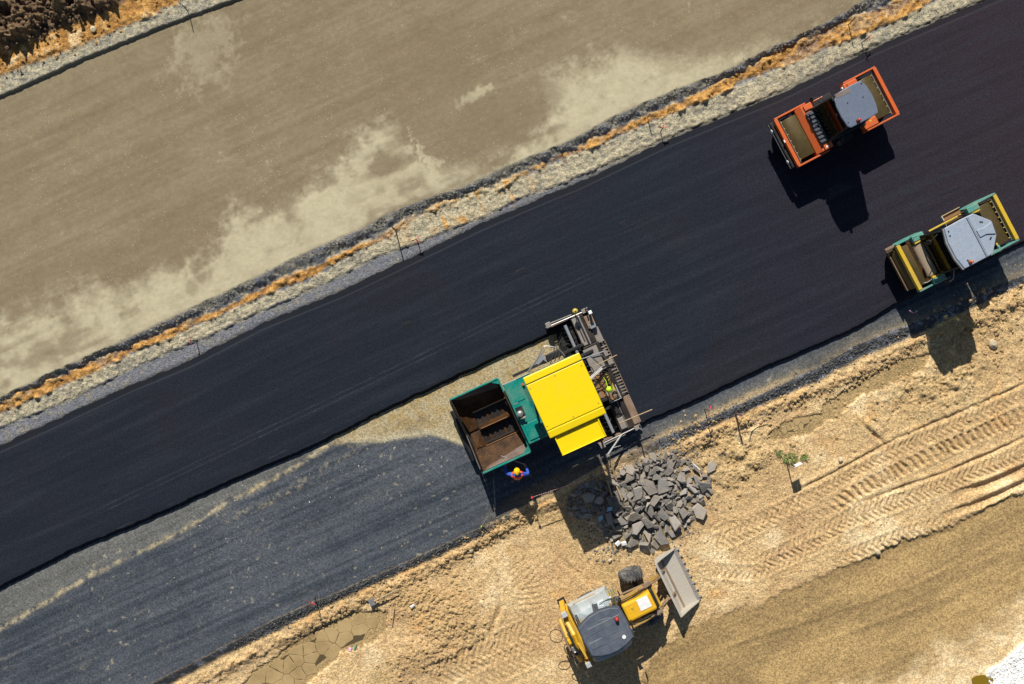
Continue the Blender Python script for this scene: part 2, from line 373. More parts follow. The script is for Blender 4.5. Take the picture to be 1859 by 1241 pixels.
C_ = {k: np.array(alb(*v)) for k, v in dict(road=(148, 134, 107), road2=(136, 121, 96), dust=(199, 189, 158), gravel=(150, 145, 130), gravel_pale=(186, 175, 146), gravel_blue=(128, 130, 138),
      ochre=(202, 154, 88), ochre2=(170, 124, 68), sand=(217, 186, 137), sand2=(199, 166, 120), clay=(188, 152, 112), olive=(180, 156, 108), pale=(238, 214, 170), dark=(104, 84, 66), earth=(182, 153, 104), earth2=(158, 132, 91),
      mud=(176, 150, 106), mud2=(158, 134, 94), base=(86, 91, 98), base2=(60, 66, 75), basetan=(190, 175, 140), dkgravel=(66, 68, 70), white=(252, 250, 244), rust=(214, 166, 104)).items()}
def terrain(X, Y):
    shp = X.shape
    px, py = pix(X, Y, 0.0); u, v = uv_of(px, py)
    pu, pvy = pix(X, Y, 0.24); uu, vu = uv_of(pu, pvy)          # upper road lies higher
    pl, ply = pix(X, Y, -0.3); ul, vl = uv_of(pl, ply)          # lower ground lies lower
    ru, rv = u / S, v / S                                       # metres along / across the road
    nb = fbm(ru, rv, 0.55, 1, 5); nm = fbm(X, Y, 2.3, 2, 4); nf = fbm(X, Y, 7.5, 3, 3); ns = fbm(ru * 0.25, rv * 2.2, 1.0, 5, 5)
    nh = fbm(X, Y, 13.0, 6, 2); wob = (nm * 0.45 + nf * 0.2)                               # ragged borders, metres
    d = lambda B, U, V: (V - B(U)) / S
    d0, d1, d2 = (d(b, uu, vu) for b in (B0, B1, B2)); d3 = d(B3, uu, vu)
    d4, d5, d6, d7 = (d(b, u, v) for b in (B4, B5, B6, B7)); dL = d(BL, u, v)
    dG, dS, dE, dW, dWH = (d(b, ul, vl) for b in (BG, BS, BE, BW, BWH))
    # ---- heights
    w34 = np.clip((d3 + wob * 0.9) / np.maximum((d3 - d4) * 1.15, 0.3), 0, 1)
    z = np.zeros(shp); 
    zr = 0.24 + 0.012 * nf + 0.02 * ns
    sh = ss(-d2 + wob * 0.08, -0.03, 0.05); zr = zr + 0.13 * sh + sh * (0.05 * nf + 0.04 * nm)
    zr = zr + ss(-d1 + wob, -0.1, 0.25) * (0.05 + 0.16 * nm) + ss(-d0 + wob, -0.05, 0.6) * (0.35 + 1.5 * nm + 0.8 * nb + 0.3 * nf)
    mixn = fbm(ru * .8, rv * 1.4, 1.3, 61, 4); orange = ss(d4 + wob * 0.55 + mixn * .2, -0.06, 0.08) * ss(-d5 + wob * 0.55 - mixn * .2, -0.06, 0.08)
    palem = ss(d5 + wob * 0.3, -0.03, 0.08) * ss(-d6 + wob * 0.5, -0.04, 0.04)
    zv = 0.02 * nf + orange * (0.05 + 0.30 * (nm + 0.05) + 0.10 * nf) + palem * (0.05 + 0.10 * nm + 0.05 * nf)
    zv = zv + (0.03 * np.abs(nh) + .025 * nf) * ss(-d6, -.2, .05) * ss(d3, -.1, .1); zv = zv * ss(-d7, -.05, .2)
    zup = np.where(d3 < 0, zr, zr * (1 - ss(w34, 0, 1)) + zv * ss(w34, 0, 1))
    up = d7 < 0.15
    zlow = -0.16 * ss(dL + wob * 0.12, 0.0, 0.55) - 0.12 * ss(dS + wob * 0.7, -0.1, 0.35)
    rough = 0.12 + 0.05 * (dS > 0)
    heap = blob(pl, ply, 812, 1130, 75, 60, -50) + 0.7 * blob(pl, ply, 745, 1085, 40, 30) + 0.6 * blob(pl, ply, 770, 1190, 70, 30)
    heap2 = blob(pl, ply, 1340, 830, 70, 50) + 0.8 * blob(pl, ply, 1800, 580, 60, 30, -25) + blob(pl, ply, 1700, 700, 120, 50, -24) + 0.6 * blob(pl, ply, 1330, 770, 60, 25, -24)
    rim = np.exp(-((dS - 0.05 + wob) / 0.35) ** 2) * (u < 760 * 1) + np.exp(-((dS - 0.1 + wob * 2) / 0.3) ** 2) * (u > 800)
    low = ss(dS, 0.0, 0.3) * (1 - ss(dE, -0.3, 0.1))
    zlow = zlow + ss(dG, 0, .3) * (0.02 * nf) + low * (0.025 * nm + 0.014 * nf + 0.016 * nh + 0.09 * nb) + heap * (0.16 + 0.35 * np.abs(nm) + 0.18 * np.abs(nf) + .12 * np.abs(nh)) * ss(dS, -.1, .2)
    zlow = zlow + heap2 * (0.05 + 0.35 * nm + 0.22 * np.abs(nf)) * ss(dS, -.1, .2) + rim * (0.06 + 0.30 * nm + 0.18 * nf + .1 * nh) * ss(dG, 0.02, 0.2)
    mudl = inpoly(pl + nm * 14, ply + nf * 14, MUD_L); mudr = inpoly(pl + nm * 10, ply + nf * 8, MUD_R) | inpoly(pl + nm * 14, ply + nf * 12, MUD_R2)
    ed = ss(dE + wob * 1.1 + nb * .5, -0.08, 0.14); zlow = zlow - (0.06 + .16 * np.clip(nb + .25 * ss(u, 900, 1200), -.2, .4)) * ed + ed * (-(0.025 * nm + 0.014 * nf + .016 * nh + 0.09 * nb) * low + 0.006 * nf + 0.03 * ns)
    trm = np.zeros(shp); tcol = np.zeros(shp)
    for pts, hw, kind, sp, dep in TRACKS:
        P = np.array(pts); m = (pl > P[:, 0].min() - 60) & (pl < P[:, 0].max() + 60) & (ply > P[:, 1].min() - 60) & (ply < P[:, 1].max() + 60)
        if not m.any(): continue
        x, y = pl[m], ply[m]; bd, arc, sd, Lt = path_dist(x, y, pts)
        e = 1 - ss(bd + nm[m] * 5, hw - 4, hw + 2); e = e * ss(arc, 0, 90) * ss(Lt - arc, 0, 90) * (0.75 + 0.5 * np.clip(fbm(x / S, y / S, 0.5, 31, 3) + 0.45, 0, 1))
        if kind == 'chev': ph = (arc + np.abs(sd) * 0.75 + nm[m] * 9 + nb[m] * 14) / sp
        else: ph = (arc + nm[m] * 8 + nb[m] * 14 + sd * 0.15) / sp
        h = np.zeros(x.shape)
        if kind == 'rut': h = -dep * e + dep * 0.5 * np.exp(-((bd - hw - 4) / 4.0) ** 2) * ss(arc, 0, 90) * ss(Lt - arc, 0, 90) * (0.6 + 1.5 * np.abs(nm[m]))
        else:
            sq = ss(np.abs((ph % 1) - 0.5) * 2, 0.32, 0.62); h = e * dep * (sq - 0.65) * (0.95 + 0.8 * nf[m]) + 0.02 * np.exp(-((bd - hw - 2) / 3.0) ** 2) * ss(arc, 0, 90) * ss(Lt - arc, 0, 90)
        zlow[m] = zlow[m] * (1 - 0.25 * e) + (-0.28 * 0.25) * e + h * ss(dS[m], -0.1, 0.2)
        trm[m] = np.maximum(trm[m], e)
    flat = np.where(mudl | mudr, 1.0, 0.0); zlow = zlow * (1 - flat) + (-0.335 + 0.003 * nf) * flat
    pile = blob(px, py, 1175, 905, 75, 60, -30); zlow = zlow + 0.34 * pile * (0.9 + nm)
    wh = ss(dWH + wob * 0.6, -0.05, 0.1); zlow = zlow + wh * (0.06 + 0.10 * np.abs(nf))
    slit = blob(pl, ply, 1588, 790, 30, 3.0, 42); zlow = zlow - 0.16 * slit + 0.10 * blob(pl, ply, 1575, 772, 26, 9, 42)
    z = np.where(up, zup, np.where(dL > -0.05, zlow, 0.004 * nf))
    far = ss(np.maximum(np.abs(X) - 24, np.abs(Y) - 16.5), 0, 30); z = z * (1 - far) - 0.2 * far
    # ---- base colours of the soils
    c = np.zeros(shp + (3,))
    def put(mask, colr):
        c[...] = c * (1 - mask[..., None]) + colr * mask[..., None]
    def two(a, b, t): return C_[a] * (1 - t[..., None]) + C_[b] * t[..., None]
    road = two('road2', 'road', ss(nb * .9 + ns * .8 + 0.25 * nm + .9 * fbm(ru * .1, rv * 5, 1.0, 71, 3), -0.45, 0.45)); c[...] = road
    dd = (vu - BD(uu + nm * 70 + nb * 110 + nf * 20)) / S; dust = ss(dd + nb * 2.6 * (1 - .7 * ss(u, 560, 640) * (1 - ss(u, 800, 900))) + nm * 1.0 + nf * 0.6 + nh * .4, -0.6, 1.1) * ss(-d3, -0.2, 0.1)
    wet = .8 * ss(1 - ((((pu - 900) * .89 + (pvy - 222) * -.456) / 135) ** 2 + (((pu - 900) * .456 + (pvy - 222) * .89) / 52) ** 2) + nm * 0.6 + nb * .8 + nf * .3, -0.1, 0.5)
    wet = np.maximum(wet, ss(blob(pu, pvy, 705, 300, 55, 30, -25) + nm * .9 + nb * 1.2 + nf * .3, .3, .9)); wet = np.maximum(wet, 0.6 * ss(blob(pu, pvy, 348, 522, 16, 20) + nm * .8 + nf * .4, .35, .9)); wet = np.maximum(wet, .5 * ss(blob(pu, pvy, 90, 640, 26, 10) + nm * .7, .5, .8))
    pt = .75 * ss(blob(pu, pvy, 862, 172, 50, 12, -27) + nm * 1.1 + nf * .8 + nb * .5, 0.35, 1.1); dust = np.maximum(dust * (1 - 0.93 * wet) * (.40 + .60 * ss(nb * 1.3 + ns * 1.2 + nm * .5 + .25, -.15, .25)), pt)
    pt2 = 0.35 * ss(blob(pu, pvy, 370, 90, 70, 90, 20) + nm * 0.9 + nf * 0.6, 0.35, 0.9); dust = np.maximum(dust, pt2)
    put(wet * .5 * (1 - dust), C_['road2'] * .93); put(dust * (0.80 + 0.35 * nm + .3 * nb), C_['dust']);
    put(ss(-d2 + wob * .1, 0, 0.05), two('gravel', 'gravel_pale', ss(nf, -0.2, 0.3)))
    put(ss(-d1 + wob * .7, -.05, .1), two('ochre2', 'ochre', ss(nm + nf, -.3, .35))); put(ss(-d1 + wob * .7, -.05, .1) * ss(nb + nm, .1, .4) * .6, C_['pale'])
    put(ss(-d0 + wob * .9, -.05, .15), two('dark', 'earth2', ss(nm + nf * .5 + nb, -.1, .5) * 0.7))
    vg = ss(d3 + wob * 0.25, -0.03, 0.08); put(vg, two('gravel_blue', 'gravel', ss(nm + nf + .15, -.25, .3)) * (0.85 + 0.4 * ss(nf, -.2, .3))[..., None])
    put(vg * ss(d5 + wob * .4, -.05, .1), two('gravel', 'gravel_pale', ss(nf + nm * .5, -.3, .15)))
    put(vg * ss(d6 + wob * .6, -.06, .1) * (1 - ss(u, 800, 960) * .8), two('gravel_blue', 'gravel', ss(nm * .7 + nf, -.1, .5)) * .9)
    put(vg * ss(d7 + wob * .1, -.22, -.06) * 0.6, C_['dkgravel'])
    put(vg * orange * (.6 + .4 * ss(nb + 0.8 * nm + mixn + 0.35, 0, .2)), two('ochre2', 'ochre', ss(nm + nf, -.3, .3))); put(vg * orange * ss(mixn + nf * .4, .18, .34) * .5, C_['gravel'])
    gap = blob(u, v, *uv_of(850, 375), 95, 60); put(vg * np.clip(gap * 1.3, 0, 1) * ss(-d6, -.1, .1) * ss(d4, -.2, .1), two('gravel_pale', 'ochre', ss(nm + fbm(ru * 3, rv * .4, 1.5, 9, 3), .05, .35)))
    # base course lane
    bm = ss(d7, -0.02, 0.04) * (d7 > -0.05); put(bm, two('base2', 'base', ss(ns * .9 + nb * .5 + nm * .25 + 1.1 * fbm(ru * .07, rv * 7, 1.0, 52, 4), -.42, .42)))
    dn = d(B8, u, v)
    sc_ = np.interp(u, [-600, -470, -144, -7, 162, 230, 300], [1.85, 1.67, 1.2, .9, .5, .3, .2])
    stre = np.exp(-((dn - sc_ + nb * .22 + nm * .06) / (0.085 + 0.05 * ss(nm, -.2, .3))) ** 2) * (1 - ss(u, 200, 300))
    put(bm * np.clip(stre * (0.6 + 1.8 * nf + 1.1 * nm), 0, 1) * .9, C_['basetan']); put(bm * ss(dn, .1, .2) * (1 - ss(dn + nb * .3, sc_ - .25, sc_)) * .3 * (1 - ss(u, 300, 480)), C_['gravel'])
    st2 = np.exp(-((dn - sc_ - .75 + nb * .5) / .16) ** 2) * ss(u, -60, 40) * (1 - ss(u, 260, 330)); put(bm * np.clip(st2 * (0.1 + 2.4 * nf), 0, 1) * .6, C_['basetan'])
    tc = np.interp(u, [150, 217, 326, 384, 437, 470, 520], [.1, .4, 1.38, 1.76, 3.0, 3.6, 3.8]); tin = ss(tc - dn + nb * .35 + nm * .2, -.08, .14) * ss(u, 190, 250) * (dn < 5) * (1 - ss(u, 640, 740))
    put(bm * tin, two('basetan', 'olive', ss(nm + nf + nb - .3 * np.exp(-((tc - dn - .12) / .2) ** 2), -.3, .35)) * .84); put(bm * tin * ss(nb + nm * .6, .02, .4) * .5, C_['base'])
    put(bm * np.exp(-((tc - dn - .1 + nb * .3) / .13) ** 2) * ss(u, 230, 300) * (1 - ss(u, 440, 470)) * .55, C_['dust'])
    spot = ss(fbm(X, Y, 2.6, 21, 3) + nf * .12, .33, .40); put(bm * spot * .45 * (dn > .3), C_['basetan']); put(bm * ss(fbm(ru * .3, rv * 2.5, 2.0, 55, 4) + nf * .3, .17, .45) * .25 * (dn > .3), C_['gravel']); put(bm * ss(fbm(X, Y, 6.5, 25, 2), .30, .38) * ss(nb + .1, -.1, .3) * .45, C_['dust'])
    put(bm * ss(dL, -.9, -.05) * ss(u, 700, 800) * (0.45 + nb), C_['gravel'] * .75); put(bm * ss(dL + nb * .4, -.75, -.35) * ss(u, 380, 520) * (1 - ss(u, 560, 700) * .9) * .35, C_['olive']); put(bm * ss(dL + nm * .3 + nb * .3, -.3, -.05) * ss(u, 700, 800) * (.5 - .35 * ss(u, 950, 1100)), C_['sand'])
    # lower ground
    lw = ss(dL + wob * .2, -.02, .06) * (dL > -.2)
    soil = two('sand2', 'sand', ss(nb * 1.1 + nm * .5 + nf * .4, -.35, .3)); put(lw, soil)
    put(lw * ss(nb + fbm(X, Y, .8, 14, 4) + nf * .2, .06, .42) * .72, C_['pale']); put(lw * ss(fbm(X, Y, .9, 15, 4) + nm * .3, .12, .34) * .6, C_['clay']); put(lw * ss(fbm(X, Y, .9, 16, 4) + nf * .1, .14, .36) * .6, C_['rust']); put(lw * ss(fbm(X, Y, .7, 17, 4), .12, .32) * .5, C_['olive'])
    put(lw * np.clip(heap, 0, 1) * .65 * ss(nm + nb, -.3, .2), C_['clay'] * .86); put(lw * np.clip(heap2, 0, 1) * .4, C_['olive'])
    put(lw * ss(dG, -.05, .1) * (1 - ss(dS + wob, -.05, .2)) * (1 - ss(u, 600, 660) * (1 - ss(u, 760, 830))), two('sand', 'ochre', .75 * ss(nm + nb + nf * .4, -.1, .45)))
    put(lw * rim * .40, two('dark', 'clay', ss(nm + nf, -.45, .0)))
    dk = lw * (1 - ss(dG + wob * .25, -.08, .12)) * (1 - ss(u, 395, 440) * (1 - ss(u, 660, 780))); put(dk, two('dkgravel', 'gravel_blue', ss(nf + nm * .5 + .1 * ss(u, 600, 800), .0, .4)) * (1 + 0.35 * ss(u, 600, 800))[..., None])
    put(lw * flat, two('mud2', 'mud', ss(nb + nm * .3, -.2, .2))); put(lw * np.clip(pile * 2.2, 0, 1) * .92, two('dkgravel', 'gravel', ss(nm + nf, -.2, .4)) * .8)
    put(lw * np.clip(trm, 0, 1) * .3, C_['sand2'] * .95)
    er = two('earth2', 'earth', ss(ns * 1.6 + nb * .5 + nf * .15, -.35, .3)); put(lw * ed, er); put(lw * ed * ss(dW + nb * 1.4 + nm * .6 + .6, -.6, .8), two('sand', 'pale', ss(nm + nb + .1, -.2, .4)))
    put(lw * wh, C_['white'] * (1 - 0.3 * ss(nf, .1, .3))[..., None])
    put(far * .5, C_['sand2'])
    c *= (1 + (0.14 * nf + 0.08 * nm) * (1 - .65 * lw * ed) * (1 - .5 * bm))[..., None]
    grain = np.clip(vg * .9 + dk + lw * .35 + lw * heap * .5 - bm * .0 + sh, 0, 1.2)
    # region ids: 0 ground, 1 upper dirt road, 2 gravel verge, 3 base course lane, 4 lower earth road
    reg = np.zeros(shp, np.int8); reg[(d2 > 0) & (d3 <= 0)] = 1; reg[(d3 > 0) & (d7 <= 0)] = 2; reg[(d7 > 0) & (dL <= 0)] = 3; reg[(dL > 0) & (dE > 0)] = 4
    return z.astype(np.float32), np.clip(c, .004, .9).astype(np.float32), grain.astype(np.float32), reg
GZ, GC, GG, GR = terrain(GX, GY)
def hz(X, Y):                          # ground height under a point
    i = np.clip(np.searchsorted(gx, X) - 1, 0, len(gx) - 2); j = np.clip(np.searchsorted(gy, Y) - 1, 0, len(gy) - 2)
    a = (X - gx[i]) / (gx[i + 1] - gx[i]); b = (Y - gy[j]) / (gy[j + 1] - gy[j])
    return float((GZ[j, i] * (1 - a) + GZ[j, i + 1] * a) * (1 - b) + (GZ[j + 1, i] * (1 - a) + GZ[j + 1, i + 1] * a) * b)
def G(px, py):                         # ground point under a photo pixel
    p = W(px, py, 0)
    for _ in range(3): p = W(px, py, hz(p.x, p.y))
    return p

def soil_mat(name, bump=0.6, fine=1.0, speck=0.0):
    t = NT(name); v = t.coord()
    a = t.new('ShaderNodeAttribute', attribute_name='soil'); g = t.new('ShaderNodeAttribute', attribute_name='grain')
    n1 = t.noise(v, 6, 8, 0.75); n2 = t.noise(v, 24, 5, 0.8); vo = t.vor(v, 15); vc = t.vor(v, 20, out='Color')
    sepc = t.new('ShaderNodeSeparateColor'); t.ln(vc, sepc.inputs[0])
    k = t.math('MULTIPLY', t.ramp(n1, .28, .72, 1 - .20 * fine, 1 + .22 * fine), t.ramp(n2, .25, .75, 1 - .24 * fine, 1 + .26 * fine))
    gr = t.ramp(sepc.outputs[0], 0, 1, .62, 1.4); gk = t.new('ShaderNodeMix'); t.ln(g.outputs['Fac'], gk.inputs[0]); gk.inputs[2].default_value = 1.0; t.ln(gr, gk.inputs[3])
    k = t.math('MULTIPLY', k, gk.outputs[0])
    cc = t.mix(1.0, a.outputs['Color'], t.gray(k), 'MULTIPLY')
    if speck:
        sv = t.vor(v, 7.0); sm = t.math('MULTIPLY', t.ramp(sv, .17, .10), t.ramp(t.noise(v, .8, 4), .42, .6, .1, .8)); cc = t.mix(t.math('MULTIPLY', sm, speck), cc, (.52, .49, .40))
    t.base(cc)
    h = t.math('ADD', t.math('MULTIPLY', n1, .9), t.math('MULTIPLY', n2, .45)); h = t.math('ADD', h, t.math('MULTIPLY', t.math('MULTIPLY', t.ramp(vo, 0, .6, 1, 0), g.outputs['Fac']), .7))
    t.bump(h, bump, .05)
    return t.set(.95, 0, .15)
M['soil'] = soil_mat('bare_soil', .40, .55); M['road_soil'] = soil_mat('compacted_gravel', .22, .5, .7); M['verge'] = soil_mat('loose_gravel', .6, .9); M['base'] = soil_mat('old_base_course', .22, .5, .15)
def grid_object(name, regid, mat):
    fr = GR[:-1, :-1] == regid
    j, i = np.nonzero(fr); nx = len(gx)
    q = np.stack([j * nx + i, j * nx + i + 1, (j + 1) * nx + i + 1, (j + 1) * nx + i], 1)
    ids, inv = np.unique(q.ravel(), return_inverse=True)
    co = np.stack([GX.ravel()[ids], GY.ravel()[ids], GZ.ravel()[ids]], 1).astype(np.float32)
    me = bpy.data.meshes.new(name); nf = len(q)
    me.vertices.add(len(ids)); me.vertices.foreach_set('co', co.ravel())
    me.loops.add(nf * 4); me.loops.foreach_set('vertex_index', inv.astype(np.int32).ravel())
    me.polygons.add(nf); me.polygons.foreach_set('loop_start', np.arange(0, nf * 4, 4, dtype=np.int32)); me.polygons.foreach_set('loop_total', np.full(nf, 4, np.int32))
    me.update(calc_edges=True)
    at = me.attributes.new('soil', 'FLOAT_COLOR', 'POINT'); at.data.foreach_set('color', np.concatenate([GC.reshape(-1, 3)[ids], np.ones((len(ids), 1), np.float32)], 1).ravel())
    ag = me.attributes.new('grain', 'FLOAT', 'POINT'); ag.data.foreach_set('value', GG.ravel()[ids])
    me.materials.append(mat); me.shade_smooth()
    o = bpy.data.objects.new(name, me); col.objects.link(o); tag(o, kind='structure'); return o
ground = grid_object('ground', 0, M['soil'])
grid_object('dirt_road', 1, M['road_soil']); grid_object('gravel_verge', 2, M['verge']); grid_object('base_course_lane', 3, M['base']); grid_object('earth_road', 4, soil_mat('graded_earth', .13, .22))

# ------------------------------------------------------------------ fresh asphalt mat (a real slab with ragged, sloping edges)
def asphalt_mat():
    t = NT('fresh_asphalt'); v = t.coord()
    au = t.new('ShaderNodeAttribute', attribute_name='along').outputs['Fac']; av = t.new('ShaderNodeAttribute', attribute_name='across').outputs['Fac']; ae = t.new('ShaderNodeAttribute', attribute_name='edge').outputs['Fac']
    cmb = t.new('ShaderNodeCombineXYZ'); t.ln(t.math('MULTIPLY', au, .16), cmb.inputs[0]); t.ln(t.math('MULTIPLY', av, 2.6), cmb.inputs[1])
    streak = t.noise(cmb.outputs[0], 1.0, 6, .6)
    big = t.noise(v, .16, 4, .6); fine = t.noise(v, 20, 3, .85); grit = t.noise(v, 9, 4, .85)
    cmb2 = t.new('ShaderNodeCombineXYZ'); t.ln(au, cmb2.inputs[0]); brk = t.noise(cmb2.outputs[0], .55, 4, .7)
    c = t.mix(t.ramp(big, .38, .62), (0.0118, 0.0162, 0.0255), (0.0138, 0.0170, 0.0248))
    c = t.mix(t.ramp(au, 22, 38, 0, .9), c, (0.0300, 0.0205, 0.0290))
    c = t.mix(t.math('MULTIPLY', t.ramp(big, .52, .70), .3), c, (0.024, 0.018, 0.020))
    c = t.mix(t.math('MULTIPLY', t.ramp(streak, .5, .72), .6), c, (0.024, 0.029, 0.039))
    c = t.mix(t.math('MULTIPLY', t.ramp(streak, .5, .25), .45), c, (0.007, 0.009, 0.014))
    def line(v0, slope, half, colr, amt, lo, hi, c, b0=.42, b1=.6):
        x = t.math('SUBTRACT', av, t.math('ADD', t.math('MULTIPLY', au, slope), v0)); x = t.math('ABSOLUTE', x)
        m = t.math('MULTIPLY', t.ramp(x, half, half * .3), t.ramp(brk, b0, b1)); m = t.math('MULTIPLY', m, t.math('MULTIPLY', t.ramp(au, lo, lo + 2), t.ramp(au, hi, hi - 2)))
        m = t.math('MULTIPLY', m, t.ramp(fine, .2, .6)); return t.mix(t.math('MULTIPLY', m, amt), c, colr)
    for q in (('a', 922, 0), ('b', 913, 0)):
        c = line(q[1] / S - .06, -.022, .045, (0.054, 0.056, 0.062), .7, -6, 20, c, .36, .66)
    c = line(841 / S, .008, .05, (0.009, 0.008, 0.008), .8, 2, 40, c); c = line(842 / S, -.01, .04, (0.06, 0.04, 0.03), .5, 4, 22, c, .55, .6)
    c = line(880 / S, .0, .05, (0.008, 0.008, 0.01), .6, -8, 44, c, .5, .6); c = line(960 / S, -.01, .04, (0.07, 0.07, 0.075), .4, -9, 14, c, .5, .6)
    c = line(1010 / S, .012, .05, (0.009, 0.008, 0.008), .7, 18, 40, c, .46, .6); c = line(700 / S + .4, .006, .05, (0.05, 0.05, 0.055), .6, -8, 44, c, .35, .5)
    ck = t.math('MULTIPLY', t.ramp(fine, .3, .7, .45, 1.55), t.ramp(grit, .3, .7, .8, 1.2))
    c = t.mix(1.0, c, t.gray(ck), 'MULTIPLY')
    c = t.mix(t.math('MULTIPLY', ae, .6), c, (0.010, 0.010, 0.012))
    et = t.new('ShaderNodeAttribute', attribute_name='inset').outputs['Fac']; lm = t.ramp(t.math('ABSOLUTE', t.math('SUBTRACT', et, .26)), .045, .015); c = t.mix(t.math('MULTIPLY', lm, .55), c, (0.045, 0.047, 0.053)); c = t.mix(t.ramp(et, .24, .16, 0, .45), c, (0.010, 0.011, 0.014))
    t.base(c); t.bump(t.math('ADD', fine, t.math('MULTIPLY', grit, .7)), .35, .015)
    return t.set(.8, 0, .12)
M['asphalt'] = asphalt_mat()
M['asphalt_edge'] = paint('ragged_asphalt_edge', (0.012, 0.012, 0.014), .8, .35, dust=(0.03, 0.03, 0.032), sc=3)
ZT = 0.21                              # thickness of the fresh layer
def slab(name, u0, u1, top, bot, zt, jt, jb, nv=26):
    us = np.arange(u0, u1, 3.2); vs_ = []; fs_ = []; al = []; ac = []; ed = []; ins = []
    t0 = top(us); b0 = bot(us)
    j1 = fbm(us / S, us * 0, 3.0, 41, 4, .65) * 6 * jt + fbm(us / S, us * 0, .4, 43, 2) * 3 * jt; j2 = fbm(us / S, us * 0 + 5, 3.0, 42, 4, .65) * 5 * jb + fbm(us / S, us * 0 + 9, .4, 44, 2) * 4 * jb
    k1 = np.abs(fbm(us / S, us * 0 + 2, 4.0, 45, 3, .7)) * 5; k2 = np.abs(fbm(us / S, us * 0 + 3, 4.0, 46, 3, .7)) * 5
    row = nv + 3
    for i, u in enumerate(us):
        a = t0[i] + j1[i]; b = b0[i] + j2[i]
        prof = [(a - (2.2 + k1[i]) * (jt > 0), -.03, 1.0)] + [(a + (b - a) * (w / nv), zt - .01 * ((w == 0) + (w == nv)), 0.45 if w in (0, nv) else 0) for w in range(nv + 1)] + [(b + (5.5 + k2[i] * 1.6) * (jb > 0), -.03, 1.0)]
        for v, z, e in prof:
            x = u * EU[0] + v * EV[0]; y = u * EU[1] + v * EV[1]
            vs_.append(((x - 929.5) / S, -(y - 620.5) / S, z)); al.append(u / S); ac.append(v / S); ed.append(e); ins.append((v - t0[i]) / S if jt else 9.0)
        if i:
            fs_ += [((i - 1) * row + k, i * row + k, i * row + k + 1, (i - 1) * row + k + 1)[::-1] for k in range(row - 1)]
    n = len(us); fs_.append(tuple(range(row))); fs_.append(tuple((n - 1) * row + k for k in range(row))[::-1])
    me = bpy.data.meshes.new(name); me.from_pydata(vs_, [], fs_); me.update()
    for nm_, dat in (('along', al), ('across', ac), ('edge', ed), ('inset', ins)):
        me.attributes.new(nm_, 'FLOAT', 'POINT').data.foreach_set('value', np.array(dat, np.float32))
    me.materials.append(M['asphalt'])
    o = bpy.data.objects.new(name, me); col.objects.link(o); return tag(o, kind='structure')
USCR = 744.0                           # station of the paver's screed
slab('asphalt_road', -1700, 2700, lambda u: B7(u), lambda u: B8(u), ZT, 1, 1)
slab('asphalt_road', USCR, 2700, lambda u: B8(u) - 6.0, lambda u: B9(u), ZT + .004, 0, 1)

# ------------------------------------------------------------------ shared machine pieces
def beacon(p, x, y, z, m, r=.075):
    b = cy(p, 'beacon', m, (x, y, z + .03), (x, y, z + .17), r, r * .8); cy(b, 'base', M['black'], (x, y, z), (x, y, z + .03), r * 1.1); MB().ball((x, y, z + .17), r * .8, (1, 1, .6), zmin=0).build('dome', m, b, 0, True)
def drum(p, x, w, r):
    d = MB().lathe((x, 0, r), (0, 1, 0), [(-w / 2, r * .84), (-w / 2, r * .985), (-w / 2 + .03, r), (w / 2 - .03, r), (w / 2, r * .985), (w / 2, r * .84)], 40).build('drum', M['drum'], p, 0, True)
    for s_ in (-1, 1):
        cy(d, 'hub', M['black'], (x, s_ * (w / 2 + .002), r), (x, s_ * (w / 2 + .1), r), .3, .2, 18)
    return d
def spray(p, x, w, z, n, inner):
    sb = tb(p, 'spray_bar', M['steel'], [(x, -w, z), (x, w, z)], .022)
    for i in range(n):
        y = -w + .12 + (2 * w - .24) * i / (n - 1)
        bx(sb, 'nozzle', M['lamp_yellow'], (x + inner * .05, y, z - .02), (.07, .03, .05), bevel=0)
def cab(p, x0, x1, y0, y1, zf, zr, flare, mat_frame, gm):
    lo = [(x0 - flare, y0 * 1.05, zf), (x1, y0 * 1.05, zf), (x1, y1 * 1.05, zf), (x0 - flare, y1 * 1.05, zf)]
    hi = [(x0 + .05, y0 + .05, zr), (x1 - .05, y0 + .05, zr), (x1 - .05, y1 - .05, zr), (x0 + .05, y1 - .05, zr)]
    for a, b in zip(lo, hi): tb(p, 'cab_pillar', mat_frame, [a, tuple((Vector(a) + Vector(b)) / 2 + Vector(((a[0] - b[0]) * .18, 0, 0))), b], .04)
    for i, nm_ in enumerate(('side_window', 'rear_window', 'side_window', 'windscreen')):
        j = (i + 1) % 4; f = plate(p, nm_, gm, [lo[i], lo[j], hi[j], hi[i]], .008)
def seat(p, x, y, z, m, face=-1):
    s_ = bx(p, 'seat', m, (x, y, z + .35), (.48, .48, .14), bevel=.04); bx(s_, 'backrest', m, (x - face * .24, y, z + .68), (.12, .46, .58), (0, -face * .12, 0), .04); cy(s_, 'pedestal', M['black'], (x, y, z), (x, y, z + .29), .12)

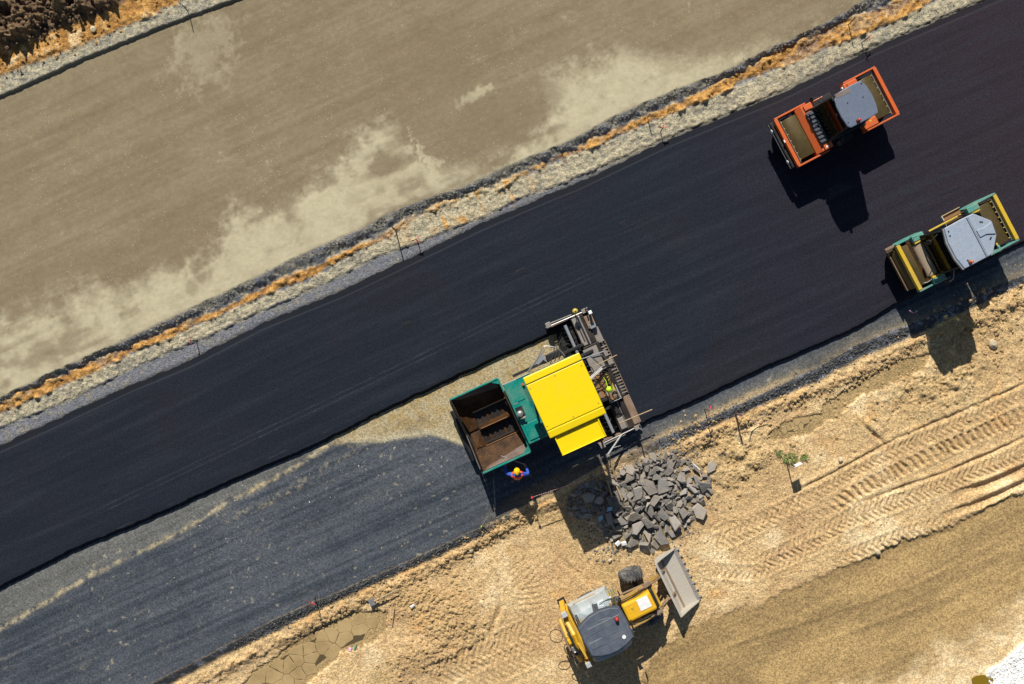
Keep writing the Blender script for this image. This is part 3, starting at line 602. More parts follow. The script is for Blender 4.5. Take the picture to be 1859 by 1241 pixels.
# ------------------------------------------------------------------ orange tandem roller
def orange_roller():
    o = W(1518, 212, 1.38); t = empty('road_roller', (o.x, o.y, ZT), R(27.6))
    tag(t, 'orange tandem road roller with blue grey cab roof on the fresh asphalt', 'road roller')
    OR = M['orange']; BK = M['black']
    for sx in (-1, 1):
        drum(t, sx * 1.72, 1.78, .62)
        for sy in (-1, 1):
            xo = sx * 2.36; xi = sx * (.92 if sx < 0 else .86)
            pr(t, 'side_plate', OR, [(xo, 1.0), (xo, 1.25), (xi, 1.27), (xi, .75), (sx * 1.3, .5), (sx * 1.95, .5), (sx * 2.2, .8)], sy * 1.06, sy * 1.13, 'y', .008)
        bx(t, 'end_beam', OR, (sx * 2.31, 0, 1.15), (.15, 2.12, .2)); spray(t, sx * 2.14, .98, 1.12, 7, -sx)
        bx(t, 'scraper', BK, (sx * 2.28, 0, .62), (.04, 1.7, .16), (0, sx * .5, 0))
        bx(t, 'scraper', BK, (sx * 1.06, 0, .55), (.04, 1.7, .14), (0, -sx * .4, 0))
    bx(t, 'front_bumper', BK, (-2.46, 0, .88), (.15, 2.1, .34), bevel=.03); tb(t, 'bumper_rail', M['steel'], [(-2.56, -1.03, .92), (-2.56, 1.03, .92)], .018)
    for y in (-.72, .72): MB().lathe((-2.53, y, .9), (-1, 0, 0), [(0, .09), (.04, .09), (.05, .07)], 14).build('headlight', M['white'], t, 0, True)
    # white maker's mark on the front beam
    bx(t, 'badge', M['white'], (-2.40, .10, 1.245), (.05, .12, .03), bevel=0)
    # front module: sloping cross hood and ribbed grille
    pr(t, 'hood', OR, [(-1.42, .72), (-1.46, 1.22), (-1.24, 1.42), (-.80, 1.44), (-.80, .72)], -1.03, 1.03, 'y', .02)
    g = pr(t, 'grille', M['dark_grey'], [(-1.22, -.76), (-.86, -.76), (-.72, -.40), (-.66, 0), (-.72, .40), (-.86, .68), (-1.22, .68)], 1.445, 1.54)
    for i in range(8):
        y = -.66 + i * .175; bx(g, 'grille_slat', M['dark_grey'], (-1.07, y, 1.56), (.28, .075, .05), bevel=.01)
    for sy in (-1, 1): bx(t, 'hood_cheek', OR, (-.98, sy * .90, 1.47), (.36, .24, .05), bevel=.015)
    tb(t, 'hand_rail', M['orange'], [(-.72, .98, 1.3), (-.72, .98, 1.6), (-.35, .98, 1.62), (-.35, .98, 1.3)], .022)
    bx(t, 'chassis', BK, (.05, 0, .78), (1.9, .9, .5)); cy(t, 'steering_joint', BK, (0, 0, .4), (0, 0, 1.0), .26)
    bx(t, 'cab_floor', BK, (.06, 0, 1.2), (1.7, 1.62, .3), bevel=.03)
    for sy in (-1, 1): bx(t, 'step', BK, (.0, sy * .95, .72), (.6, .24, .05)); bx(t, 'step', BK, (.0, sy * .95, 1.06), (.6, .2, .05))
    bx(t, 'console', BK, (-.58, .1, 1.55), (.22, .7, .5), bevel=.05); seat(t, .2, -.25, 1.35, M['khaki']); bx(t, 'jacket', M['teal_cloth'], (-.28, .02, 1.72), (.16, .34, .12), bevel=.04)
    tb(t, 'steering_wheel', BK, [(-.3 + .17 * math.cos(a) * .8, -.25 + .17 * math.sin(a), 2.02 + .12 * math.cos(a)) for a in [i * math.pi / 8 for i in range(16)]], .016, closed=True)
    cab(t, -.58, .72, -.72, .70, 1.35, 2.93, .34, BK, M['glass'])
    rf = pr(t, 'roof', M['roof_blue'], [(-.62, .50), (-.68, .2), (-.69, -.25), (-.64, -.66), (-.55, -.76), (.30, -.77), (.68, -.74), (.77, -.4), (.80, .0), (.77, .4), (.66, .72), (.25, .74), (-.45, .70)], 2.93, 3.03, bevel=.035)
    bx(rf, 'roof_reflection', paint('brown_roof_reflection', (.17, .13, .12), .55, .3), (-.22, .60, 3.031), (.62, .17, .012), (0, 0, -.06), bevel=.004)  # reddish brown reflection at the roof edge, painted as a thin coloured plate
    for q in ((.42, .10), (-.22, .18), (.62, .60), (-.56, -.52)): bx(rf, 'bolt', BK, (q[0], q[1], 3.04), (.04, .03, .03), bevel=0)
    beacon(t, -.18, -.64, 3.03, M['red_lamp'])
    mr = tb(t, 'mirror_arm', BK, [(-.62, .72, 2.3), (-.8, .98, 2.35), (-.98, 1.02, 2.3)], .015); bx(mr, 'mirror', BK, (-1.0, 1.03, 2.12), (.05, .18, .32), bevel=.02)
    mr = tb(t, 'mirror_arm', BK, [(-.62, -.76, 2.3), (-.7, -.98, 2.35), (-.8, -1.05, 2.3)], .015); bx(mr, 'mirror', BK, (-.82, -1.06, 2.12), (.05, .18, .32), bevel=.02)
    for q in ((-.60, .58), (-.60, -.62), (.70, .60), (.70, -.62)): bx(rf, 'work_light', BK, (q[0], q[1], 2.90), (.1, .16, .09), bevel=.02)
    for k in range(3): tb(t, 'hydraulic_hose', M['hose'], curve_pts([(-.78, .55 + .1 * k, 1.5), (-.66, .66 + .09 * k, 1.42), (-.55, .86 + .05 * k, 1.2), (-.2, .9, 1.0)]), .016)
    for x in (-1.9, -1.62): tb(t, 'cable', M['hose'], curve_pts([(x, 1.04, 1.2), (x + .1, .98, 1.16), (x + .3, 1.02, 1.2)]), .012)
    bx(t, 'warning_sticker', M['white'], (-1.02, -.92, 1.497), (.12, .08, .004), bevel=0); bx(t, 'warning_sticker', M['lamp_yellow'], (1.12, -.80, 1.302), (.1, .08, .004), bevel=0)
    tb(t, 'wiper', BK, [(-.86, -.1, 1.75), (-.72, .18, 2.3)], .012)
    tb(t, 'grab_rail', M['steel'], [(.58, -.86, 1.3), (.5, -.9, 2.0), (.35, -.8, 2.3)], .018)
    # rear module
    bx(t, 'rear_cross_member', OR, (1.02, 0, 1.0), (.30, 1.9, .46), bevel=.03)
    for sy in (-1, 1): bx(t, 'rear_locker', OR, (1.10, sy * .87, 1.12), (.62, .36, .36), bevel=.03)
    tb(t, 'locker_handle', OR, [(.95, .86, 1.3), (.95, .86, 1.36), (.95, 1.0, 1.36), (.95, 1.0, 1.3)], .014); bx(t, 'number_plate', M['white'], (.62, .92, 1.45), (.06, .08, .12), bevel=0)
orange_roller()

# ------------------------------------------------------------------ green and yellow tandem roller
def green_roller():
    o = W(1731, 443, 1.38); t = empty('road_roller', (o.x, o.y, ZT), R(27.6))
    tag(t, 'teal and yellow tandem road roller with pale grey roof at the asphalt edge', 'road roller')
    YE = M['roller_yellow']; GN = M['teal_pale']; BK = M['black']
    for sx in (-1, 1):
        drum(t, sx * 1.75, 1.80, .62)
        xo = sx * (2.18 if sx < 0 else 2.48)
        bx(t, 'end_beam', YE, (xo - sx * .07, 0, 1.16), (.16, 2.06, .2)); spray(t, xo - sx * .22, .96, 1.13, 8, -sx)
        bx(t, 'scraper', M['rust'], (sx * 2.38, 0, .70), (.04, 1.8, .3), (0, sx * .35, 0))
        for sy in (-1, 1):
            pr(t, 'side_plate', GN, [(xo, 1.02), (xo, 1.25), (sx * 1.0, 1.27), (sx * 1.0, .8), (sx * 1.4, .52), (sx * 1.95, .52)], sy * 1.05, sy * 1.11, 'y', .008)
            b = bx(t, 'corner_box', GN, (sx * 1.28, sy * .98, 1.28), (.52, .26, .30), bevel=.025); bx(b, 'cover', YE, (sx * 1.25, sy * .80, 1.26), (.54, .085, .28), bevel=.012)
    bx(t, 'front_step', M['rust'], (-2.38, 1.08, 1.05), (.42, .10, .10))
    pr(t, 'hood', M['tan_hood'], [(-1.62, .80), (-1.62, 1.22), (-1.52, 1.32), (-.85, 1.38), (-.85, .80)], -.74, .74, 'y', .06)
    bx(t, 'front_cross_member', M['hopper'], (-1.68, 0, 1.10), (.16, 1.9, .3), bevel=.02); pr(t, 'rear_deck', M['tan_hood'], [(.95, .8), (.95, 1.36), (1.35, 1.22), (1.42, .8)], -.7, .7, 'y', .03)
    bx(t, 'chassis', BK, (.0, 0, .78), (1.9, .9, .5)); cy(t, 'steering_joint', BK, (-.1, 0, .4), (-.1, 0, 1.0), .26)
    bx(t, 'cab_floor', M['teal_dark'], (-.05, 0.04, 1.18), (1.75, 1.66, .3), bevel=.03); bx(t, 'side_sill', YE, (.0, .98, 1.34), (1.5, .05, .06)); bx(t, 'engine_cover', GN, (.55, .62, 1.5), (.75, .55, .36), bevel=.04)
    bx(t, 'side_tray', M['rust_brown'], (.50, 1.12, 1.1), (.82, .24, .05)); bx(t, 'tray_lip', M['wood'], (.50, 1.25, 1.16), (.86, .03, .1)); bx(t, 'tray_end', M['pale_panel'], (.08, 1.14, 1.17), (.04, .2, .12))
    for x in (-.9, .9): bx(t, 'step', BK, (x * .3, -.98, .75), (.4, .22, .05))
    bx(t, 'console', BK, (-.62, .0, 1.5), (.2, .8, .45), bevel=.05); seat(t, .05, -.15, 1.33, BK); bx(t, 'jacket', M['lime'], (-.75, .52, 1.55), (.2, .26, .08), bevel=.035); bx(t, 'cloth', M['khaki'], (-.55, .62, 1.6), (.3, .24, .05), bevel=.02)
    tb(t, 'steering_wheel', BK, [(-.42 + .14 * math.cos(a), -.15 + .17 * math.sin(a), 2.0 + .12 * math.cos(a)) for a in [i * math.pi / 8 for i in range(16)]], .016, closed=True)
    cab(t, -.92, .62, -.74, .92, 1.35, 2.92, .30, BK, M['glass'])
    RF = M['roof_pale']
    rf = pr(t, 'roof', RF, [(-1.0, .98), (-1.13, .40), (-1.13, -.28), (-1.02, -.80), (.0, -.80), (.25, -.78), (.70, -.20), (.78, .40), (.28, .98), (-.3, 1.0)], 2.93, 3.03, bevel=.03)
    pr(rf, 'visor', M['grey_paint'], [(-1.14, .40), (-1.01, .98), (-1.06, 1.0), (-1.21, .42), (-1.21, -.30), (-1.09, -.82), (-1.03, -.81), (-1.14, -.28)], 2.90, 3.0, bevel=.01)
    for x in (-.06, .005): bx(rf, 'roof_seam', M['dark_grey'], (x, .09, 3.034), (.016, 1.72, .01), bevel=0)
    bx(rf, 'seam_ridge', RF, (-.028, .09, 3.04), (.04, 1.74, .035), bevel=.012)
    pr(rf, 'raised_panel', RF, [(.06, .34), (.06, .02), (.34, .02), (.68, -.14), (.755, .36), (.38, .30)], 3.025, 3.075, bevel=.02)
    for q in ((-.92, .80), (-.95, .62), (.42, .52), (.36, .56), (.45, -.18), (.40, -.22), (-.78, -.55)): bx(rf, 'bolt', BK, (q[0], q[1], 3.04), (.05, .045, .03), bevel=0)
    beacon(t, -.72, -.66, 3.03, M['orange_lamp'])
    mr = tb(t, 'mirror_arm', BK, [(-.95, .85, 2.4), (-1.2, .78, 2.45), (-1.36, .70, 2.35)], .016); MB().ball((-1.38, .68, 2.2), .15, (.4, .7, 1.2)).build('mirror', BK, mr, 0, True)
    mr = tb(t, 'mirror_arm', M['steel'], [(-1.0, -.8, 2.2), (-1.2, -1.1, 2.2), (-1.3, -1.15, 2.0)], .012); bx(mr, 'mirror', BK, (-1.32, -1.16, 1.85), (.05, .16, .28), bevel=.02)
    for q in ((-1.0, .80), (-1.0, -.70), (.60, .62), (.52, -.5)): bx(rf, 'work_light', BK, (q[0], q[1], 2.89), (.1, .16, .09), bevel=.02)
    for k in range(2): tb(t, 'hydraulic_hose', M['hose'], curve_pts([(-1.0, -.62 + .12 * k, 1.42), (-1.2, -.70 + .1 * k, 1.40), (-1.4, -.82, 1.36), (-1.6, -.9, 1.2)]), .016)
    bx(t, 'hood_latch', BK, (-1.2, 0, 1.36), (.1, .06, .03), bevel=.008); bx(t, 'hood_seam', M['dark_grey'], (-1.2, .0, 1.348), (.02, 1.3, .012), bevel=0)
    tb(t, 'water_hose', M['steel'], curve_pts([(-2.0, -.6, 1.12), (-1.85, -.85, 1.22), (-1.6, -.86, 1.3), (-1.42, -.75, 1.32)]), .018)
    tb(t, 'hand_rail', M['steel'], [(-1.15, -1.02, 1.3), (-1.15, -1.08, 1.5), (-.9, -1.08, 1.5)], .014); cy(t, 'antenna', BK, (-1.45, 1.04, 1.3), (-1.5, 1.06, 1.75), .008)
green_roller()

# ------------------------------------------------------------------ asphalt paver
def paver():
    o = W(980, 745, 1.0); a = R(24.3)
    o = o + Vector((-math.sin(a), math.cos(a), 0)) * .33
    t = empty('asphalt_paver', (o.x, o.y, 0), a)
    tag(t, 'asphalt paver with yellow canopy, teal body and open hopper laying the road', 'paver')
    TE = M['teal']; TD = M['teal_dark']; BK = M['black']; TA = M['tar']; HP = M['hopper']
    for sy in (-1, 1):
        pr(t, 'crawler_track', M['rubber'], [(-.55, .38), (-.40, .10), (-.1, .005), (1.9, .005), (2.2, .1), (2.35, .38), (2.2, .66), (1.9, .76), (-.1, .76), (-.40, .66)], sy * .82, sy * 1.18, 'y', .03)
        bx(t, 'tow_arm', BK, (1.2, sy * 1.44, .62), (3.3, .12, .22)); 
    bx(t, 'chassis', BK, (.6, 0, .9), (3.3, 1.5, .7)); bx(t, 'body', TD, (.66, 0, 1.25), (3.2, 2.5, .5), bevel=.03)
    # engine deck in front of the canopy
    dk = bx(t, 'engine_deck', TE, (-.36, 0, 1.70), (1.2, 2.66, .56), bevel=.03)
    bx(dk, 'vent_panel', M['grey_paint'], (-.78, .80, 1.985), (.22, .80, .02), bevel=.004); bx(dk, 'deck_lid', TE, (-.62, .88, 1.99), (.56, .86, .03), bevel=.012); bx(dk, 'deck_box', TE, (-.55, -.85, 2.0), (.6, .7, .05), bevel=.015)
    for i in range(5): bx(dk, 'louvre', TD, (-.22 + .045 * i, .3 - .18 * i * .3, 2.005), (.018, 1.5, .03), bevel=.004)
    bx(dk, 'deck_edge', M['pale_panel'], (-.36, 1.335, 1.98), (1.18, .03, .05), bevel=.006)
    mf = cy(dk, 'muffler', M['steel'], (-.78, -.02, 2.0), (-.78, -.02, 2.24), .14, .13, 18); MB().ball((-.78, -.02, 2.24), .13, (1, 1, .5), zmin=0).build('cap', M['steel'], mf, 0, True); cy(mf, 'exhaust_pipe', M['plate'], (-.84, -.20, 2.16), (-.62, -.24, 2.2), .05)
    bx(dk, 'muffler_recess', BK, (-.74, .05, 1.985), (.30, .42, .02), bevel=0)
    cy(dk, 'marker_lamp', M['orange_lamp'], (-.18, 1.02, 2.0), (-.18, 1.02, 2.10), .05)
    # hopper
    X0, X1 = -3.2, -1.06
    hp = bx(t, 'hopper_floor', TA, ((X0 + X1) / 2 + .2, 0, .66), (1.75, 1.5, .06), bevel=0)
    for i in range(7):
        for sy in (-1, 1): bx(hp, 'conveyor_slat', TA if (i + sy) % 3 else HP, (-2.55 + i * .225, sy * .36, .715), (.10, .60, .05), bevel=.006)
    for sy in (-1, 1): bx(hp, 'conveyor_chain', M['tar'], (-1.85, sy * .68, .73), (1.6, .07, .05), bevel=.006)
    MB().prism([(-.16, .70), (.16, .70), (.03, 1.02), (-.03, 1.02)], -2.62, -1.12, 'x').build('centre_ridge', HP, t, .006); bx(t, 'ridge_edge', M['rust_brown'], (-1.95, .0, 1.03), (1.2, .03, .02), bevel=0)
    for sy in (-1, 1):
        w = plate(t, 'hopper_wing', HP, [(X0 + .04, sy * 1.62, 1.55), (X1, sy * 1.62, 1.55), (X1, sy * .76, .80), (-2.66, sy * .76, .80)][::sy], .04)
        plate(w, 'wing_liner', M['liner'], [(X0 + .1, sy * 1.60, 1.58), (X1 - .12, sy * 1.60, 1.58), (X1 - .12, sy * 1.28, 1.31), (X0 + .32, sy * 1.50, 1.47)][::sy], .03)
        bx(w, 'wing_rim', TE, ((X0 + X1) / 2, sy * 1.66, 1.60), (X1 - X0, .075, .2)); bx(w, 'wing_edge', M['rust_brown'], ((-2.66 + X1) / 2, sy * .76, .855), (1.6, .03, .03), bevel=0)
        pr(w, 'gusset', TE, [(X1, sy * 1.62), (X1 - .34, sy * 1.62), (X1, sy * 1.40)], 1.63, 1.67); bx(w, 'rear_rim', TE, (X1 + .03, sy * 1.34, 1.6), (.06, .62, .2))
        plate(w, 'front_apron', HP, [(X0 + .04, sy * 1.62, 1.5), (X0 + .04, sy * .80, 1.05), (X0 + .12, sy * .06, .85), (-2.66, sy * .76, .79)][::-sy], .035)
        plate(w, 'apron_flap', HP, [(X0 + .12, sy * .05, .84), (-2.64, sy * .04, .72), (-2.62, sy * .76, .78), (X0 + .15, sy * .70, .98)][::sy], .03)
        bx(t, 'front_lip', TA, (X0 - .03, sy * .83, 1.15), (.06, 1.62, .5), (sy * .42, 0, 0)); cy(t, 'wing_cylinder', M['steel'], (-2.9, sy * 1.3, .7), (-1.5, sy * 1.4, 1.0), .05)
    bx(t, 'hopper_back', TA, (X1 + .03, 0, 1.3), (.06, 2.1, 1.1)); bx(t, 'material_gate', HP, (X1 - .05, .0, 1.1), (.05, 1.3, .4))
    cy(t, 'push_roller', BK, (-3.4, -1.15, .45), (-3.4, 1.15, .45), .13); bx(t, 'push_frame', BK, (-3.25, 0, .45), (.2, 2.2, .2)); bx(t, 'front_underframe', BK, (-2.2, 0, .45), (2.2, 1.3, .3))
    # canopy
    YL = M['yellow']
    cn = bx(t, 'canopy', YL, (1.125, .04, 3.66), (2.40, 1.95, .10), bevel=.03); bx(cn, 'canopy_side', YL, (1.125, 1.182, 3.655), (2.40, .30, .11), (-.03, 0, 0), .04)
    bx(cn, 'canopy_side', YL, (1.125, -1.10, 3.635), (2.40, .31, .11), (.10, 0, 0), .04); bx(cn, 'canopy_seam', BK, (1.125, 1.022, 3.65), (2.36, .022, .10), bevel=0)
    for q in ((.02, .85), (.02, -.75), (2.2, .85), (2.2, -.75), (1.1, .92), (1.1, -.82)): bx(cn, 'bolt', M['lamp_yellow'], (q[0], q[1], 3.715), (.05, .05, .02), bevel=0)
    bx(cn, 'canopy_frame', M['dark_grey'], (1.125, .04, 3.55), (2.2, 2.3, .08))
    aw = bx(t, 'canopy_awning', YL, (1.03, -1.68, 3.50), (1.84, .74, .06), bevel=.015); bx(aw, 'awning_lip', YL, (.12, -1.68, 3.55), (.05, .74, .08)); bx(aw, 'awning_lip', YL, (1.94, -1.68, 3.55), (.05, .74, .08)); bx(aw, 'awning_edge', YL, (1.03, -2.06, 3.54), (1.9, .03, .08)); bx(aw, 'awning_hinge', M['lamp_yellow'], (1.03, -1.29, 3.49), (1.8, .05, .05))
    for x in (.12, 2.15):
        for y in (-1.05, 1.10): cy(t, 'canopy_post', M['dark_grey'], (x, y, 1.5), (x, y, 3.55), .045)
    bx(t, 'platform', M['plate'], (1.2, 0, 1.53), (2.1, 2.5, .05)); bx(t, 'control_console', BK, (.55, 0, 2.0), (.3, 2.0, .9), bevel=.04)
    for y in (-.9, .9): seat(t, 1.25, y, 1.55, M['seat'])
    # ladder and hand rails on the road side
    tb(t, 'hand_rail', M['steel'], curve_pts([(.15, 1.36, 1.9), (.75, 1.72, 1.95), (1.15, 2.02, 2.0), (1.30, 2.06, 2.0), (1.62, 1.86, 2.0), (1.78, 1.62, 1.95), (1.86, 1.36, 1.9)], 5), .024)
    tb(t, 'hand_rail', M['steel'], [(.22, 1.36, 1.5), (.85, 1.72, 1.55), (1.22, 1.92, 1.6)], .02); plate(t, 'access_ladder', M['grey_paint'], [(.75, 1.45, 1.3), (1.15, 1.66, 1.3), (1.05, 1.82, 1.3), (.62, 1.60, 1.3)], .05)
    bx(t, 'side_box', BK, (1.5, 1.55, 1.0), (.7, .3, .5), bevel=.03); bx(t, 'tool_bin', M['plate'], (1.1, 1.5, .95), (.3, .25, .3), bevel=.02)
    for k in range(3): tb(t, 'hydraulic_hose', M['hose'], curve_pts([(1.2 + .2 * k, 1.3, 1.4), (1.5 + .15 * k, 1.62, 1.25), (1.75 + .1 * k, 1.9, .7), (2.1 + .1 * k, 1.7, .6)]), .022)
    # auger and screed
    for s_ in (-1, 1):
        au = cy(t, 'auger_shaft', M['grey_paint'], (2.46, s_ * 1.15, .62), (2.46, s_ * 2.5, .62), .07)
        for k in range(7):
            y = s_ * (1.25 + k * .19); MB().lathe((2.44, y, .40), (.15, 1, 0), [(-.008, .18), (.008, .18)], 16).build('auger_blade', TA, au)
        bx(t, 'lift_arm', BK, (2.35, s_ * 1.05, .95), (1.5, .12, .2), (0, .25, 0))
    sc = bx(t, 'screed', TA, (3.12, 0, .42), (.72, 2.62, .6), bevel=.02)
    PL = M['plate']
    bx(sc, 'tread_plate', PL, (3.00, .66, .80), (.62, 1.10, .04)); bx(sc, 'tread_plate', M['rust_brown'], (2.86, -.52, .80), (.40, 1.2, .04)); bx(sc, 'tread_plate', M['rust'], (2.60, -.4, .82), (.16, 1.4, .04)); bx(sc, 'spill_plate', M['lamp_yellow'], (3.22, -.55, .77), (.12, 1.0, .03))
    for i in range(18): bx(sc, 'walkway_bar', M['rust'] if i % 2 else M['plate'], (3.60, -1.16 + i * .135, .36), (.30, .05, .03), bevel=.004)
    for x in (3.44, 3.76): bx(sc, 'walkway_rail', M['rust'], (x, 0, .37), (.03, 2.5, .06))
    for q in ((3.58, .30, .26), (3.52, .68, .22)): bx(sc, 'walkway_box', PL, (q[0], q[1], .46), (.26, q[2], .16), bevel=.01)
    # extensions, road side (upper) and verge side (lower)
    e1 = bx(t, 'screed_extension', TA, (3.1, 1.98, .36), (.66, 1.3, .46), bevel=.02)
    bx(e1, 'beam', PL, (2.92, 1.98, .62), (.22, 1.24, .07), (0, 0, 0)); bx(e1, 'beam_slot', BK, (2.95, 1.88, .662), (.05, .7, .02), bevel=0); bx(e1, 'slide_tube', M['steel'], (3.14, 1.98, .62), (.07, 1.3, .07)); bx(e1, 'tread_plate', PL, (3.56, 1.55, .45), (.34, .68, .04)); bx(e1, 'end_block', M['rust'], (3.50, 2.22, .58), (.36, .56, .2), bevel=.02); bx(e1, 'end_cap', M['grey_paint'], (3.52, 2.0, .66), (.26, .22, .14), bevel=.02)
    e2 = bx(t, 'screed_extension', TA, (3.1, -1.98, .36), (.66, 1.3, .46), bevel=.02)
    bx(e2, 'beam', TA, (2.92, -1.7, .62), (.24, .8, .07)); bx(e2, 'beam_plate', PL, (2.97, -2.30, .63), (.26, .55, .08)); bx(e2, 'slide_tube', M['steel'], (3.14, -1.9, .58), (.03, 1.3, .03)); bx(e2, 'tread_plate', M['rust'], (3.60, -1.95, .42), (.32, 1.28, .05))
    for s_, z0 in ((1, .45), (-1, .45)):
        eg = bx(t, 'end_gate', M['rust'], (2.65, s_ * 2.68, .30), (1.95, .05, .42)); tb(eg, 'gate_rail', M['steel'], [(1.70, s_ * 2.74, .62), (3.45, s_ * 2.70, .62)], .028); tb(eg, 'gate_rail', PL, [(1.72, s_ * 2.84, .58), (2.9, s_ * 2.79, .58)], .028)
        bx(eg, 'gate_bracket', PL, (1.82, s_ * 2.80, .62), (.22, .24, .12), bevel=.02); bx(eg, 'gate_bracket', PL, (3.45, s_ * 2.72, .62), (.2, .2, .14), bevel=.02); cy(eg, 'crank', M['steel'], (3.52, s_ * 2.76, .55), (3.56, s_ * 2.8, 1.1), .03)
    cy(e1, 'jack', M['steel'], (3.62, 2.56, .5), (3.62, 2.56, 1.05), .055); bx(e1, 'jack_head', M['white'], (3.62, 2.56, 1.08), (.15, .15, .08), bevel=.02)
    # controls, hoses and lamps on the screed
    bn = bx(sc, 'control_bin', M['rust'], (3.08, -1.02, .86), (.46, .40, .10), bevel=.01); tb(bn, 'bin_rail', M['pale_panel'], [(2.86, -.82, 1.15), (2.86, -1.24, 1.15), (3.32, -1.24, 1.15), (3.32, -.62, 1.15)], .02); tb(bn, 'bin_rail', M['pale_panel'], [(2.86, -.82, .8), (2.86, -.82, 1.15)], .02)
    bx(bn, 'wood_block', M['rust_brown'], (2.96, -1.05, .95), (.12, .30, .1), (0, 0, .2)); tb(bn, 'hose_coil', M['hose'], [(3.16 + .12 * math.cos(k * .6), -1.0 + .12 * math.sin(k * .6), .93 + k * .004) for k in range(22)], .014)
    for k in range(6):
        y = .2 - .16 * k; tb(sc, 'hydraulic_hose', M['hose'], curve_pts([(2.38, y + .1, 1.2), (2.6 + .04 * k, y + .12 * math.sin(k * 2), 1.08), (2.82 + .05 * math.cos(k * 3), y - .22, .92), (3.05, y - .1 - .05 * k, .86), (3.3, y - .3 + .1 * k, .8)]), .018)
    tb(sc, 'hydraulic_hose', M['hose'], curve_pts([(2.4, .45, 1.1), (2.6, .55, 1.1), (2.72, .42, 1.0), (2.75, .2, .88)]), .02)
    for k in range(3): tb(sc, 'chrome_rod', M['white'] if k == 1 else M['steel'], [(2.40, -.02 + .05 * k, 1.25), (3.12, .18 + .05 * k, 1.05)], .016)
    tb(sc, 'lamp_pole', M['grey_paint'], [(2.36, .95, 1.5), (3.5, .85, 1.4)], .024); 
    for p_ in ([(2.9, .86, .82), (3.16, .3, .82)], [(3.3, .92, .82), (3.46, .42, .82)], [(2.95, .8, .84), (3.35, .72, .84)]): tb(sc, 'frame_tube', M['dark_grey'], p_, .022)
    lp = MB().ball((2.98, -.67, 1.52), .135).build('warning_lamp', M['lime'], t, 0, True); cy(lp, 'lamp_post', BK, (2.98, -.67, .82), (2.98, -.67, 1.4), .02); bx(lp, 'lamp_bracket', BK, (3.05, -.64, 1.60), (.08, .05, .05)); tb(lp, 'lamp_cable', M['lime'], curve_pts([(2.98, -.6, 1.2), (3.05, -.35, .9), (3.02, -.15, .84)]), .012)
    lp = MB().ball((3.06, 2.86, 1.15), .125).build('warning_lamp', M['lamp_yellow'], t, 0, True); cy(lp, 'lamp_post', BK, (3.06, 2.80, .4), (3.06, 2.84, 1.05), .02); bx(lp, 'lamp_vent', BK, (3.06, 2.86, 1.268), (.05, .05, .02), bevel=0)
    # levelling arm folded out over the verge
    ar = tb(t, 'levelling_arm', M['pale_panel'], [(2.75, -2.72, .62), (1.85, -3.25, .7)], .04); bx(ar, 'arm_joint', PL, (1.82, -3.27, .7), (.2, .14, .14), bevel=.02); tb(ar, 'arm_rod', M['steel'], [(2.2, -3.06, .78), (2.5, -3.1, .8)], .012)
    tb(ar, 'sensor_leg', PL, [(1.80, -3.3, .68), (1.66, -3.95, .2)], .03); tb(ar, 'sensor_leg', M['wood'], [(1.92, -3.3, .66), (1.76, -3.9, .15)], .025)
    return t
paver()

def hot_mix(root):
    xs = np.arange(1.95, 2.80, .06); ys = np.arange(-2.62, 2.63, .06); V = []; F = []
    for x in xs:
        for y in ys:
            e = min(1, (x - 1.95) / .45) * min(1, (2.63 - abs(y)) / .25); n = float(vn(np.array(x * 5.), np.array(y * 5.), 3)) + .6 * float(vn(np.array(x * 13.), np.array(y * 13.), 5))
            V.append((x + .1 * math.sin(y * 3), y, .005 + max(0, e) * (.18 + .20 * n)))
    m = len(ys)
    for i in range(len(xs) - 1):
        for j in range(m - 1): F.append((i * m + j, (i + 1) * m + j, (i + 1) * m + j + 1, i * m + j + 1))
    me = bpy.data.meshes.new('asphalt_mix'); me.from_pydata(V, [], F); me.update(); me.materials.append(M['asphalt_edge']); o = bpy.data.objects.new('asphalt_mix', me); col.objects.link(o)
    o.location = root.location; o.rotation_euler = root.rotation_euler; tag(o, 'black hot asphalt mix heaped along the auger in front of the screed', 'asphalt mix', kind='stuff')
hot_mix(bpy.data.objects['asphalt_paver'])

# ------------------------------------------------------------------ backhoe loader
def wheel(p, x, y, r, w, yaw=0.0, rim=M['rubber']):
    d = Vector((-math.sin(yaw), math.cos(yaw), 0)); c = Vector((x, y, r))
    ty = MB().lathe(c, d, [(-w / 2, r * .55), (-w / 2, r * .82), (-w / 2 + .05, r * .93), (-w * .22, r * .985), (w * .22, r * .985), (w / 2 - .05, r * .93), (w / 2, r * .82), (w / 2, r * .55)], 36).build('wheel', M['rubber'], p, 0, True)
    f = Vector((math.cos(yaw), math.sin(yaw), 0)); lug = MB(); n = 20
    for k in range(n):
        a = 2 * math.pi * k / n
        for s_ in (-1, 1):
            aa = a + (0.5 if s_ > 0 else 0) * 2 * math.pi / n
            q = []
            for rr in (r * .95, r * 1.02):
                for (off, da) in ((.02, -.03), (.5, .14), (.5, .24), (.02, .08)):
                    an = aa + da; q.append(c + d * (s_ * off * w * .96) + (f * math.cos(an) + Vector((0, 0, 1)) * math.sin(an)) * (rr - (.05 * r if off > .4 else 0)))
            lug.hexa(q[:4], q[4:])
    lg = lug.build('tread_lugs', M['rubber'], ty); lg['kind'] = 'stuff'
    for s_ in (-1, 1): MB().lathe(c + d * (s_ * w * .40), d * s_, [(0, r * .55), (.05, r * .5), (.02, r * .25), (.06, r * .2)], 24).build('rim', rim, ty, 0, True)
